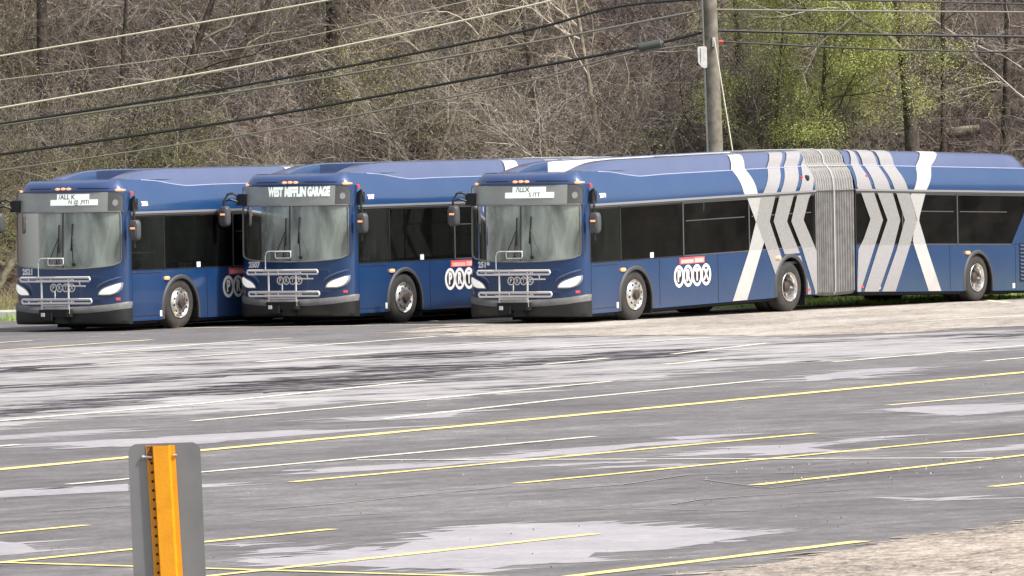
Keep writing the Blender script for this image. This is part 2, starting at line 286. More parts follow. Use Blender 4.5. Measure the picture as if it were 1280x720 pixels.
class MB:
    def __init__(s, bus=False):
        s.v = []; s.f = []; s.m = []; s.mi = 0; s.bus = bus
    def vert(s, p):
        s.v.append(tuple(p)); return len(s.v) - 1
    def face(s, idx):
        s.f.append(tuple(idx)); s.m.append(s.mi)
    def grid(s, rows, closed=False):
        ids = [[s.vert(p) for p in r] for r in rows]
        for i in range(len(ids) - 1):
            n = len(ids[i])
            for j in range(n if closed else n - 1):
                k = (j + 1) % n
                s.face((ids[i][j], ids[i][k], ids[i + 1][k], ids[i + 1][j]))
        return ids
    def box(s, x0, x1, y0, y1, z0, z1):
        p = [s.vert(q) for q in ((x0,y0,z0),(x1,y0,z0),(x1,y1,z0),(x0,y1,z0),(x0,y0,z1),(x1,y0,z1),(x1,y1,z1),(x0,y1,z1))]
        for q in ((0,3,2,1),(4,5,6,7),(0,1,5,4),(1,2,6,5),(2,3,7,6),(3,0,4,7)): s.face([p[i] for i in q])
    def tube(s, pts, r, n=8, cap=True):
        pts = [Vector(p) for p in pts]
        rr = r if isinstance(r, (list, tuple)) else [r] * len(pts)
        rows = []
        for i, p in enumerate(pts):
            d = (pts[min(i + 1, len(pts) - 1)] - pts[max(i - 1, 0)])
            if d.length < 1e-9: d = Vector((0, 0, 1))
            d.normalize()
            up = Vector((0, 0, 1)) if abs(d.z) < 0.9 else Vector((1, 0, 0))
            a = d.cross(up).normalized(); b = d.cross(a)
            rows.append([p + a * math.cos(2 * PI * k / n) * rr[i] + b * math.sin(2 * PI * k / n) * rr[i] for k in range(n)])
        ids = s.grid(rows, closed=True)
        if cap:
            s.face(ids[0][::-1]); s.face(ids[-1])
    def lathe_y(s, prof, cx, cz, n=32):
        """prof = [(y, r)] turned round the axle running along y"""
        rows = [[(cx + r * math.cos(2 * PI * k / n), y, cz + r * math.sin(2 * PI * k / n)) for k in range(n)] for y, r in prof]
        return s.grid(rows, closed=True)
    def disc_y(s, cx, cz, y, r, n=16, rz=None):
        ids = [s.vert((cx + r * math.cos(2 * PI * k / n), y, cz + (rz or r) * math.sin(2 * PI * k / n))) for k in range(n)]
        s.face(ids)
    def poly(s, pts): s.face([s.vert(p) for p in pts])
    def prism(s, pts, d):
        """pts: closed 3d outline, d: extrusion vector"""
        a = [s.vert(p) for p in pts]; b = [s.vert((p[0]+d[0], p[1]+d[1], p[2]+d[2])) for p in pts]
        s.face(a); s.face(b[::-1])
        for i in range(len(a)):
            j = (i + 1) % len(a); s.face((a[i], b[i], b[j], a[j]))
    def build(s, name, mats, parent=None, smooth=False, angle=35):
        me = bpy.data.meshes.new(name)
        v = [(x, y, z + sh(x)) for x, y, z in s.v] if s.bus else s.v
        me.from_pydata(v, [], s.f)
        if not isinstance(mats, (list, tuple)): mats = [mats]
        for m in mats: me.materials.append(m)
        me.polygons.foreach_set('material_index', s.m)
        me.update()
        if smooth:
            bm = bmesh.new(); bm.from_mesh(me)
            bmesh.ops.remove_doubles(bm, verts=bm.verts, dist=1e-4)
            for f in bm.faces: f.smooth = True
            for e in bm.edges:
                if len(e.link_faces) == 2 and e.calc_face_angle(0) > math.radians(angle): e.smooth = False
            bm.to_mesh(me); bm.free()
        o = bpy.data.objects.new(name, me)
        C.objects.link(o)
        if parent: o.parent = parent
        return o

def empty(name, loc=(0, 0, 0), rz=0):
    o = bpy.data.objects.new(name, None)
    C.objects.link(o); o.location = loc; o.rotation_euler = (0, 0, rz); o.empty_display_size = 0.3
    return o
def tag(o, label=None, cat=None, group=None, kind=None):
    if label: o['label'] = label
    if cat: o['category'] = cat
    if group: o['group'] = group
    if kind: o['kind'] = kind
    return o

def text_tris(txt, size, bold=0.0):
    cu = bpy.data.curves.new('lettering', 'FONT'); cu.body = txt; cu.size = size; cu.offset = bold
    cu.align_x = 'CENTER'; cu.align_y = 'CENTER'; cu.resolution_u = 3
    o = bpy.data.objects.new('lettering', cu); C.objects.link(o)
    dg = bpy.context.evaluated_depsgraph_get()
    me = o.evaluated_get(dg).to_mesh()
    v = [tuple(x.co) for x in me.vertices]; f = [tuple(p.vertices) for p in me.polygons]
    o.evaluated_get(dg).to_mesh_clear()
    bpy.data.objects.remove(o); bpy.data.curves.remove(cu)
    return v, f
def add_text(mb, txt, size, fn, sx=1.0, bold=0.0):
    v, f = text_tris(txt, size, bold)
    o = len(mb.v)
    for x, y, z in v: mb.v.append(tuple(fn(x * sx, y)))
    for q in f: mb.f.append(tuple(i + o for i in q)); mb.m.append(mb.mi)

# ------------------------------------------------------------------ bus geometry
def ip(x, xs, ys): return float(np.interp(x, xs, ys))
def crease(l): return ip(l, [-1.2, -0.3, 0.2, 0.6, 1.5, 20], [2.985, 2.94, 2.87, 2.83, 2.845, 2.845])
def creasew(l): return ip(l, [-1.2, -0.3, 0.6, 20], [0.27, 0.25, 0.19, 0.19])
def shtop(l):
    if l < 7.6: return ip(l, [-1.3, -1.15, -1.0, -0.8, -0.55, -0.25, 0.3, 20], [2.975, 2.99, 3.03, 3.08, 3.125, 3.155, 3.175, 3.18])
    return ip(l, [8, 14.9, 15.5, 15.75, 15.9], [3.17, 3.165, 3.15, 3.06, 2.87])
SHP = [(0.0, 0.0), (0.02, 0.02), (0.5, 0.06), (0.8, 0.12), (0.95, 0.19), (1.0, 0.31), (1.0, 0.45)]   # height fraction, inset
def surf_inset(z):
    """how far the skin leans in at height z (rear of the sloped nose)"""
    if z <= 2.36: return 0.0
    if z <= 2.845: return 0.19 * ((z - 2.36) / 0.485) ** 2.2
    t = (z - 2.845) / 0.33
    return 0.19 + ip(t, [a for a, b in SHP], [b for a, b in SHP])
LSTAR = 0.05
WHEELS = [0.08, 5.84, 13.37]
AR_A, AR_B, AR_Z = 0.57, 0.60, 0.5
def arch_bottom(l, a=AR_A, b=AR_B):
    z = 0.32
    for c in WHEELS:
        t = abs(l - c) / a
        if t < 1: z = max(z, AR_Z + b * math.sqrt(1 - t * t))
    return z
def plan(Y, lc, hw=1.3, lb=-1.5, n=2.6):
    t = min(abs(Y) / hw, 1.0)
    return lb - (lb - lc) * (1 - t ** n) ** (1 / n)
def lcz(z): return ip(z, [0.3, 0.66, 1.3, 2.38, 2.75], [-1.91, -1.93, -1.91, -1.87, -1.83])
def FP(Y, z, off=0.0):
    lc = lcz(z) - off
    return (plan(Y, lc, 1.3 + off * 0.8), Y, z)
def yrow(hw, n=36):
    return [hw * math.sin(PI / 2 * (-1 + 2 * i / n)) for i in range(n + 1)]

def frange(a, b, step):
    n = max(1, int(round((b - a) / step)))
    return [a + (b - a) * i / n for i in range(n + 1)]

def side_lower(mb, l0, l1, side, zt=1.26):
    """blue wall under the windows, cut out round the wheel arches"""
    ls = frange(l0, l1, 0.1)
    for c in WHEELS:
        ls += [c - AR_A * math.cos(PI * k / 24) for k in range(25)]
        ls += [c - AR_A - 1e-3, c + AR_A + 1e-3]
    ls = sorted(l for l in ls if l0 <= l <= l1)
    rows = []
    for k in range(5):
        rows.append([(l, side * 1.3, arch_bottom(l) + (zt - arch_bottom(l)) * k / 4) for l in ls])
    mb.grid(rows)

def rowpatch(mb, left, right, z0, z1, fn, nz=12, ny=8, cut=None):
    """patch between two edge curves given as (h, z) lists, mapped by fn(h, z)"""
    L = sorted((z, h) for h, z in left); R = sorted((z, h) for h, z in right)
    rows = []
    for i in range(nz + 1):
        z = z0 + (z1 - z0) * i / nz
        a = ip(z, [q[0] for q in L], [q[1] for q in L]); b = ip(z, [q[0] for q in R], [q[1] for q in R])
        rows.append([fn(a + (b - a) * j / ny, z) for j in range(ny + 1)])
    mb.grid(rows)

def band(mb, left, right, side, mat_hi, mat_glass, eps=0.006):
    """livery stripe running up the side, over the film on the windows and the roof cove, cut round the arches"""
    left = sorted(left, key=lambda q: q[1]); right = sorted(right, key=lambda q: q[1])
    zb = max(0.325, min(left[0][1], right[0][1])) if min(left[0][1], right[0][1]) > 0.55 else 0.325
    top = max(left[-1][1], right[-1][1])
    zt = 3.168 if top > 3.0 else top
    zs = frange(zb, min(zt, 2.335), 0.025)
    if zt > 2.5: zs += [2.385] + frange(2.42, 2.83, 0.04) + [2.85] + frange(2.88, 3.168, 0.03)
    LZ = [q[1] for q in left]; LL = [q[0] for q in left]; RZ = [q[1] for q in right]; RL = [q[0] for q in right]
    lim = (-1.4, 6.845) if right[0][0] < 7.6 else (8.425, 16)
    prev = None
    for z in zs:
        a = max(lim[0], ip(z, LZ, LL)); b = min(lim[1], ip(z, RZ, RL))
        y = side * (1.3 + eps - surf_inset(z))
        ivs = [(a, b)]
        for c in WHEELS:
            h = 0
            if z < AR_Z: h = AR_A + 0.07
            elif z < AR_Z + AR_B + 0.05: h = (AR_A + 0.07) * math.sqrt(max(0, 1 - ((z - AR_Z) / (AR_B + 0.06)) ** 2))
            if h > 0:
                nv = []
                for p, q in ivs:
                    if q <= c - h or p >= c + h: nv.append((p, q))
                    else:
                        if p < c - h: nv.append((p, c - h))
                        if q > c + h: nv.append((c + h, q))
                ivs = nv
        if prev and len(prev[1]) == len(ivs):
            gl = 1.265 < (z + prev[0]) / 2 < 2.34
            mb.mi = mat_glass if gl else mat_hi
            for (p0, q0), (p1, q1) in zip(prev[1], ivs):
                if q0 - p0 < 0.002 and q1 - p1 < 0.002: continue
                mb.poly([(p0, prev[2], prev[0]), (q0, prev[2], prev[0]), (q1, y, z), (p1, y, z)])
        prev = (z, ivs, y)
    mb.mi = 0

def roof_half(l0, l1, section, root, panel_mat):
    ls = frange(l0, l1, 0.12)
    cove = MB(True)
    for s in (-1, 1):
        rows = []
        for l in ls:
            c, w = crease(l), creasew(l)
            r = [(l, s * 1.3, 2.30), (l, s * 1.3, 2.36)]
            r += [(l, s * (1.3 - w * (t ** 2.2)), 2.36 + (c - 2.36) * t) for t in [k / 9 for k in range(1, 10)]]
            r += [(l, s * (1.3 - w - 0.03), c + 0.004)]
            rows.append(r)
        cove.grid(rows)
    cove.build('roof_cove', M['cove'], root, smooth=True, angle=30)
    for s in (-1, 1):
        bd = MB(True)
        bd.tube([(l, s * (1.3 - creasew(l) - 0.004), crease(l) + 0.004) for l in ls if l >= -0.9], 0.011, 6)  # added thin tube carrying the crease highlight as pale colour
        bd.build('crease_highlight', M['glint'], root, smooth=True)
    deck = MB(True)
    a0 = l0
    rows = [[(l, y, ip(abs(y), [0, 1.0], [3.0, 2.97]) if l < 2 else 2.93) for y in np.linspace(-1.03, 1.03, 9)] for l in ls]
    deck.grid(rows)
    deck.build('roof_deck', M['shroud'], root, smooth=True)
    ls2 = [l for l in ls if l >= -1.4 and l <= 15.9]
    for s in (-1, 1):
        mb = MB(True)
        rows = []
        for l in ls2:
            c, w, t = crease(l), creasew(l), shtop(l)
            r = []
            for a, b in SHP:
                r.append((l, s * (1.3 - w - 0.012 - b), c - 0.01 + (t - c + 0.01) * a))
            r.append((l, s * (1.3 - w - 0.47), min(t, max(2.9, t - 0.02))))
            rows.append(r)
        mb.grid(rows)
        for i in range(len(ls2) - 1):       # inner face of the shroud
            l, m = ls2[i], ls2[i + 1]
            mb.mi = 1 if l < LSTAR or section else 2
            y0, y1 = s * (1.3 - creasew(l) - 0.47), s * (1.3 - creasew(m) - 0.47)
            mb.poly([(l, y0, 2.92), (m, y1, 2.92), (m, y1, min(shtop(m), max(2.9, shtop(m) - 0.02))), (l, y0, min(shtop(l), max(2.9, shtop(l) - 0.02)))])
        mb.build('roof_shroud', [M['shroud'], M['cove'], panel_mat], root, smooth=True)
    # equipment between the shrouds
    pn = MB(True)
    if section == 0:
        pn.mi = 1
        pn.box(3.8, 6.3, -0.55, 0.55, 2.93, 3.15)
    else:
        pn.mi = 1
        pn.box(9.3, 14.2, -0.6, 0.6, 2.93, 3.15)
    pn.build('roof_equipment', [panel_mat, M['intg']], root)

def wheel(root, l, side, deep):
    """tyre with its rim, hub and hand holes"""
    yo = side * 1.27
    w = -side
    cz = 0.488
    t = MB()
    R = 0.49
    prof = [(yo + w * 0.015, 0.29), (yo + w * 0.0, 0.33), (yo - w * 0.004, 0.40), (yo + w * 0.012, 0.455), (yo + w * 0.035, 0.482),
            (yo + w * 0.06, R), (yo + w * 0.25, R), (yo + w * 0.29, 0.45), (yo + w * 0.3, 0.3)]
    if deep:
        prof = prof[:-1] + [(yo + w * 0.31, 0.42), (yo + w * 0.34, 0.42), (yo + w * 0.37, R), (yo + w * 0.6, R), (yo + w * 0.64, 0.3)]
    t.lathe_y(prof, l, cz, 40)
    # tread blocks: shallow cross grooves
    for k in range(40):
        a = 2 * PI * k / 40
        for yy in (0.07, 0.19):
            c_, s_ = math.cos(a), math.sin(a)
            y0, y1 = yo + w * yy, yo + w * (yy + 0.055)
            da = 0.05
            pts = []
            for (aa, y) in ((a - da, y0), (a + da, y0), (a + da, y1), (a - da, y1)):
                pts.append((l + (R + 0.006) * math.cos(aa), y, cz + (R + 0.006) * math.sin(aa)))
            t.poly(pts)
    ty = t.build('wheel', M['rubber'], root, smooth=True)
    r = MB()
    if not deep:
        r.lathe_y([(yo - w * 0.0, 0.292), (yo - w * 0.012, 0.285), (yo + w * 0.02, 0.262), (yo + w * 0.03, 0.25), (yo - w * 0.015, 0.215), (yo - w * 0.035, 0.17), (yo - w * 0.03, 0.12), (yo - w * 0.03, 0.0)], l, cz, 36)
        r.mi = 1
        for k in range(10):
            a = 2 * PI * k / 10 + 0.2
            r.disc_y(l + 0.208 * math.cos(a), cz + 0.208 * math.sin(a), yo - w * 0.027, 0.026, 10)
        r.mi = 2
        r.lathe_y([(yo - w * 0.03, 0.105), (yo - w * 0.075, 0.085), (yo - w * 0.085, 0.05), (yo - w * 0.085, 0.0)], l, cz, 18)
        r.mi = 3
        for k in range(10):
            a = 2 * PI * k / 10
            r.disc_y(l + 0.145 * math.cos(a), cz + 0.145 * math.sin(a), yo - w * 0.05, 0.014, 6)
    else:
        r.lathe_y([(yo - w * 0.0, 0.292), (yo - w * 0.012, 0.283), (yo + w * 0.02, 0.262), (yo + w * 0.06, 0.25), (yo + w * 0.16, 0.236)], l, cz, 36)
        r.mi = 3
        r.lathe_y([(yo + w * 0.16, 0.236), (yo + w * 0.17, 0.12), (yo + w * 0.17, 0)], l, cz, 28)
        r.mi = 1
        for k in range(10):
            a = 2 * PI * k / 10 + 0.2
            r.disc_y(l + 0.19 * math.cos(a), cz + 0.19 * math.sin(a), yo + w * 0.155, 0.03, 10)
        r.mi = 2
        r.lathe_y([(yo + w * 0.17, 0.115), (yo + w * 0.05, 0.1), (yo + w * 0.03, 0.07), (yo + w * 0.03, 0)], l, cz, 20)
    o = r.build('rim', [M['alu'], M['under'], M['hub'], M['mgrey']], ty, smooth=True)
    return ty

def wheel_arch(root, l, side):
    mb = MB(True)
    y0, y1 = side * 1.301, side * 1.325
    n = 28
    def outline(a, b):
        pts = [(l - a, 0.33)]
        pts += [(l - a * math.cos(PI * k / n), AR_Z + b * math.sin(PI * k / n)) for k in range(n + 1)]
        pts += [(l + a, 0.33)]
        return pts
    oi, oo = outline(AR_A - 0.015, AR_B - 0.015), outline(AR_A + 0.06, AR_B + 0.06)
    mb.grid([[(x, y0, z) for x, z in oo], [(x, y1, z) for x, z in [(0.6*a[0]+0.4*b[0], 0.6*a[1]+0.4*b[1]) for a, b in zip(oo, oi)]], [(x, y1 - side * 0.004, z) for x, z in oi], [(x, side * 1.2, z) for x, z in oi]])
    mb.mi = 1
    mb.grid([[(x, side * 1.285, z) for x, z in oi], [(x, side * 0.62, z) for x, z in oi]])
    mb.mi = 1
    mb.poly([(x, side * 0.62, z) for x, z in oi])
    mb.build('wheel_arch', [M['arch'], M['under']], root, smooth=True)

def make_bus(loc, label, number, display, panel_mat, stance):
    global STANCE
    STANCE = stance
    root = empty('articulated_bus', loc, math.radians(90 - 32.856))
    tag(root, label, 'bus', 'blue articulated buses parked side by side')
    # ---- lower walls
    for nm, l0, l1 in (('front_section', -1.5, 6.85), ('rear_section', 8.42, 17.0)):
        b = MB(True)
        for s in (-1, 1):
            side_lower(b, l0, l1, s)
            if nm == 'rear_section':   # blue panel round the slanted end of the last window
                b.grid([[(14.78, s * 1.3, 1.26), (17.0, s * 1.3, 1.26)], [(15.30, s * 1.3, 1.85), (17.0, s * 1.3, 1.85)], [(15.62, s * 1.3, 2.30), (17.0, s * 1.3, 2.30)]])
        if nm == 'front_section':
            b.grid([[(6.85, -1.3, .32), (6.85, 1.3, .32)], [(6.85, -1.3, 1.26), (6.85, 1.3, 1.26)]])
        else:
            b.grid([[(17.0, y, z) for y in (-1.3, 1.3)] for z in (.32, 2.36)])
            b.grid([[(17.0, y, z) for y in (-1.3, 1.3)] if z < 2.4 else [(16.89, y, z) for y in (-1.1, 1.1)] for z in (2.36, 2.9)])
            b.grid([[(8.42, -1.3, .32), (8.42, 1.3, .32)], [(8.42, -1.3, 1.26), (8.42, 1.3, 1.26)]])
        b.build(nm, M['blue'], root)
    roof_half(-1.5, 6.85, 0, root, panel_mat)
    roof_half(8.42, 16.9, 1, root, panel_mat)
    # ---- floor / chassis underneath
    u = MB(True)
    for l0, l1 in ((-1.45, -0.55), (0.7, 5.2), (6.45, 6.8), (8.6, 12.75), (13.98, 16.2)):
        u.box(l0, l1, -1.22, 1.22, 0.26, 0.42)
    u.box(-1.3, 6.5, -0.6, 0.6, 0.2, 0.5); u.box(9.2, 15.9, -0.6, 0.6, 0.24, 0.5)
    u.build('chassis', M['under'], root)
    fl = MB(True)
    fl.box(-1.45, 6.8, -1.25, 1.25, 0.95, 1.0); fl.box(8.5, 15.5, -1.25, 1.25, 0.95, 1.0)
    fl.mi = 1
    fl.box(-1.3, 6.8, -1.2, 1.2, 2.42, 2.46); fl.box(8.5, 15.5, -1.2, 1.2, 2.42, 2.46)
    fl.build('cabin_floor', [M['dash'], M['intg']], root)
    # ---- windows
    def window(pts, m, opening=True):
        for s in (-1, 1):
            w = MB(True)
            w.poly([(l, s * 1.294, z) for l, z in pts])
            wo = w.build('window', m, root)
            f = MB(True)
            zt = 2.295
            ls = [p[0] for p in pts]
            f.mi = 0
            f.box(ls[0] - 0.02, ls[0] + 0.02, s * 1.288, s * 1.3, 1.27, zt)
            f.box(ls[0], max(ls) - 0.05, s * 1.288, s * 1.3, 1.262, 1.285)
            f.box(ls[0], max(ls) - 0.05, s * 1.288, s * 1.3, 2.27, 2.298)
            if opening:
                f.box(ls[0] + 0.1, ls[0] + (ls[1] - ls[0]) * 0.93, s * 1.29, s * 1.299, 1.93, 1.948)
            f.build('frame', M['mgrey' if opening else 'black'], wo)
    zt = 2.30
    for a, b in ((-1.5, -0.42), (-0.42, 1.85), (1.85, 4.3), (4.3, 6.85)):
        window([(a, 1.26), (b, 1.26), (b, zt), (a, zt)], M['cabg'] if a < -1 else M['side'], a > 1)
    window([(8.42, 1.26), (10.3, 1.26), (10.3, zt), (8.42, zt)], M['side'], False)
    window([(10.3, 1.26), (12.55, 1.26), (12.55, zt), (10.3, zt)], M['side'])
    window([(12.55, 1.26), (14.78, 1.26), (15.30, 1.85), (15.62, zt), (12.55, zt)], M['side'])
    for s in (-1, 1):
        for l0, l1 in ((-1.5, 6.85), (8.42, 17.0)):
            r = MB(True)
            r.box(l0, l1, s * 1.296, s * 1.325, 2.335, 2.375)
            r.mi = 1
            r.box(l0, l1, s * 1.296, s * 1.312, 2.30, 2.335)
            r.build('drip_rail', [M['trim'], M['mgrey']], root)
            cuts = [l0] + [v for c in WHEELS if l0 < c < l1 for v in (c - AR_A - 0.08, c + AR_A + 0.08)] + [l1]
            for a, b_ in zip(cuts[::2], cuts[1::2]):
                k = MB(True); k.grid([[(q, s * 1.303, z) for q in frange(a, b_, 0.4)] for z in (0.318, 0.35)])
                k.build('skirt_trim', M['cove'], root)
    # ---- seats and driver's cab seen through the glass
    st = MB()
    st.prism([(-0.4, -0.42, 0.0), (0.1, -0.42, 0.0), (0.13, -0.42, 0.62), (0.03, -0.42, 0.65), (0.0, -0.42, 0.12), (-0.4, -0.42, 0.12)], (0, 0.84, 0))
    s0 = st.build('passenger_seat', M['dash'], root)
    s0.location = (1.2, -0.72, 1.05)
    for l in (1.2, 2.0, 2.8, 3.6, 4.4, 9.3, 10.1, 10.9, 11.7, 12.6, 13.4, 14.2):
        for y in (-0.72, 0.72):
            if (l, y) == (1.2, -0.72): continue
            sc_ = s0.copy(); C.objects.link(sc_); sc_.location = (l, y, 1.05 + sh(l))
    bk = MB(True)
    bk.box(-0.36, -0.32, -1.2, -0.15, 1.0, 2.4)
    bk.mi = 1
    bk.box(-0.3, -0.28, 0.0, 1.1, 1.0, 1.9)
    bk.build('cab_partition', [M['intl'], M['intg']], root)
    ds = MB(True)
    ds.box(-1.74, -1.35, -1.1, 1.1, 1.0, 1.47)
    ds.box(-1.5, -1.3, -1.1, -0.2, 1.2, 1.42)
    ds.build('dashboard', M['dash'], root)
    dr = MB(True)
    dr.box(-0.78, -0.66, -0.95, -0.45, 1.1, 1.95); dr.box(-1.15, -0.7, -0.95, -0.45, 1.1, 1.25)
    dr.build('driver_seat', M['dash'], root)
    sw = MB(True)
    sw.tube([(-1.25 + 0.1 * math.sin(2*PI*k/24), -0.68 + 0.23 * math.cos(2*PI*k/24), 1.55 + 0.2 * math.sin(2*PI*k/24)) for k in range(25)], 0.016, 6, False)
    sw.tube([(-1.45, -0.68, 1.3), (-1.25, -0.68, 1.55)], 0.03, 6)
    sw.build('steering_wheel', M['black'], root)
    # ---- bellows
    be = MB(True)
    prof = [(-1.24, 0.30), (-1.28, 0.36), (-1.285, 1.0), (-1.285, 1.7), (-1.285, 2.36), (-1.26, 2.6), (-1.2, 2.75), (-1.12, 2.84), (-1.06, 2.9), (-1.03, 3.05), (-0.95, 3.14), (-0.8, 3.18)]
    full = prof + [(-y, z) for y, z in prof[::-1]]
    nf = 17
    rows = []
    for i in range(nf * 4 + 1):
        l = 6.85 + 1.57 * i / (nf * 4)
        ins = (0.05, 0.008, 0.0, 0.012)[i % 4]
        mid = 0.03 * math.cos((l - 7.635) / 0.785 * PI / 2)
        rows.append([(l, y * (1 - (ins + mid) / 1.3), z - (ins if z > 2.9 else 0) + (0.02 * (i % 4 > 1) if z < .4 else 0) - (mid if z < 0.4 else 0)) for y, z in full])
    ids = [[be.vert(p) for p in r] for r in rows]
    rb = random.Random(4)
    tone = [rb.choice((0, 0, 0, 1)) for _ in range(nf * 4 + 2)]
    for i in range(len(ids) - 1):
        for j in range(len(full) - 1):
            zmid = (full[j][1] + full[j + 1][1]) / 2
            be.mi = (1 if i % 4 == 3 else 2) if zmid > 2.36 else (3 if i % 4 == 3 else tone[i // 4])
            be.face((ids[i][j], ids[i][j + 1], ids[i + 1][j + 1], ids[i + 1][j]))
    be.mi = 3
    be.poly([(6.9, -1.2, 0.3), (8.38, -1.2, 0.3), (8.38, 1.2, 0.3), (6.9, 1.2, 0.3)])
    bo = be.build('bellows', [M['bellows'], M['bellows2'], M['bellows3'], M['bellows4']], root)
    for y_, z_ in ((1.29, 2.36), (1.13, 2.84)):
        for s in (-1, 1):
            sb = MB(True); sb.tube([(6.87, s * y_, z_), (7.635, s * (y_ - 0.02), z_), (8.40, s * y_, z_)], 0.009, 5); sb.build('seam_cord', M['bellow_ring'] if z_ > 2.5 else M['bellows2'], bo)
    hp = MB(True)
    for (la, wd) in ((7.635, 0.018),):
        rows = []
        for q in (-wd, 0, wd):
            rows.append([(la + q, y * (1.0 if q == 0 else 0.985), z + (0.01 if q == 0 and z > 2.9 else 0)) for y, z in full])
        hp.grid(rows)
    hp.build('hoop', M['bellow_ring'], bo, smooth=True)
    # ---- livery
    def liv(name, key, mh, mg, lab=None):
        for s in (-1, 1):
            b = MB(True); band(b, BANDS[key][0], BANDS[key][1], s, 0, 1, 0.006 if 'x' == key[0] or key[:2] == 'rx' else 0.0085)
            b.build(name, [M[mh], M[mg]], root, smooth=True)
    for k in ('chevron1', 'chevron2', 'chevron3', 'rchev1', 'rchev2', 'rchev3'): liv('livery_chevron', k, 'chev', 'chevg')
    for k in ('x_stripe_upper', 'x_stripe_lower', 'rx_upper', 'rx_lower'): liv('livery_stripe', k, 'stripe', 'stripeg')
    # ---- wheels
    for i, l in enumerate(WHEELS):
        for s in (-1, 1):
            wheel(root, l, s, i > 0); wheel_arch(root, l, s)
            mf = MB(); mf.box(l + 0.6, l + 0.62, s * 0.95, s * 1.26, 0.12, 0.5); mf.build('mud_flap', M['under'], root)
    # ---- side logo
    for s in (-1, 1):
        lg = MB(True)
        for i, ch in enumerate('PRTX'):
            cl = 1.652 + 0.331 * i
            x = cl
            n = 28
            lg.mi = 0
            rows = []
            for (a, b) in ((0.186, 0.212), (0.122, 0.152)):
                rows.append([(x + a * math.cos(2*PI*k/n), s * 1.3045, 0.885 + b * math.sin(2*PI*k/n)) for k in range(n)])
            lg.grid(rows, closed=True)
            lg.mi = 1
            lg.disc_y(x, 0.885, s * 1.3035, 0.124, n, 0.154)
            lg.mi = 0
            add_text(lg, ch, 0.30, lambda u, v: (x - s * u, s * 1.3055, 0.885 + v), 0.74, 0.016)
        if s == 1:      # keep reading order on the far side
            for i, p in enumerate(lg.v): lg.v[i] = (4.3 - p[0], p[1], p[2])
        lg.build('side_logo', [M['white'], M['ink']], root)
        rl = MB(True)
        rl.box(1.68, 2.60, s * 1.3, s * 1.306, 1.115, 1.24)
        rl.mi = 1
        rl.box(1.73, 2.19, s * 1.305, s * 1.308, 1.13, 1.20); rl.box(2.23, 2.56, s * 1.305, s * 1.308, 1.13, 1.215)
        rl.build('red_label', [M['redlab'], M['pink']], root)
        for (l, z, w_, h_) in ((0.68, 1.335, 0.06, 0.05), (-0.56, 0.44, 0.05, 0.055), (14.86, 0.42, 0.05, 0.05), (9.3, 0.42, 0.045, 0.04)):
            q = MB(True); q.box(l - w_, l + w_, s * 1.298, s * 1.306, z - h_, z + h_); q.build('sticker', M['white'], root)
        for l in (-0.383, 5.352, 12.922):
            q = MB(True); q.tube([(l - 0.07, s * 1.305, 1.1), (l - 0.05, s * 1.318, 1.1), (l + 0.05, s * 1.318, 1.1), (l + 0.07, s * 1.305, 1.1)], [0.02, 0.035, 0.035, 0.02], 8)
            q.build('marker_light', M['amber'], root)
        for l, z in ((6.52, 0.42), (8.62, 0.42), (6.42, 2.63), (8.95, 2.63)):
            q = MB(True); y = s * (1.305 - surf_inset(z)); q.box(l - 0.035, l + 0.035, y - 0.01, y + 0.012, z - 0.02, z + 0.025)
            q.build('marker_light', M['red'], root)
        q = MB(True); z = 2.63; y = s * (1.31 - surf_inset(z))
        q.tube([(6.6, y - s * 0.02, z - .02), (6.6, y + s * 0.03, z - .02), (6.6, y + s * 0.05, z - .03)], [0.07, 0.06, 0.02], 12); q.build('camera_pod', M['black'], root)
        nb = MB(True)
        add_text(nb, number, 0.11, lambda u, v: (-1.02 - s * u, s * (1.304 - surf_inset(2.5 + v) + 0.004), 2.52 + v), 1.0, 0.006)
        nb.build('fleet_number', M['white'], root)
        # engine grille by the tail
        g = MB(True)
        g.mi = 0
        g.box(15.12, 16.1, s * 1.3, s * 1.306, 0.5, 1.3)
        g.mi = 1
        for k in range(10):
            z = 0.53 + 0.077 * k
            g.prism([(15.15, s * 1.306, z), (15.15, s * 1.325, z + 0.01), (15.15, s * 1.306, z + 0.045)], (0.92, 0, 0))
        g.build('engine_grille', [M['black'], M['blue']], root)
    # ---- seams on the lower wall
    for s in (-1, 1):
        for l in (-1.49, 0.95, 3.1, 12.2, 14.95):
            sm = MB(True); sm.box(l - 0.006, l + 0.006, s * 1.3, s * 1.3035, 0.33, 1.25); sm.build('panel_seam', M['black'], root)
        for z in (1.21, 0.405):
            sm = MB(True); sm.box(-1.48, -0.55, s * 1.3, s * 1.3035, z - 0.005, z + 0.005); sm.build('panel_seam', M['black'], root)
    # ---- front
    mk = MB(True)
    zs = frange(0.45, 1.30, 0.06)
    def wb(Y): return ip(abs(Y), [0, 0.5, 0.9, 1.1, 1.2, 1.3], [1.315, 1.325, 1.35, 1.38, 1.43, 1.5])
    Ys = yrow(1.3, 60)
    rows = [[FP(Y, 0.45 + (wb(Y) - 0.45) * k / 12) for Y in Ys] for k in range(13)]
    # swage line above the bumper and a shallow central bulge
    mk.grid(rows)
    YsP = [Y for Y in Ys if Y < -1.2] ; YsN = [Y for Y in Ys if Y > 1.2]
    for yy in (YsP, YsN):       # corner pillars beside the windshield
        yy = sorted(set(yy + [math.copysign(1.2, yy[0])]))
        mk.grid([[FP(Y, wb(Y) + (2.40 - wb(Y)) * k / 12) for Y in yy] for k in range(13)])
        mk.grid([[FP(Y, 2.40 + 0.36 * k / 6) for Y in yy] for k in range(7)])
    mk.build('front_mask', M['blue'], root, smooth=True)
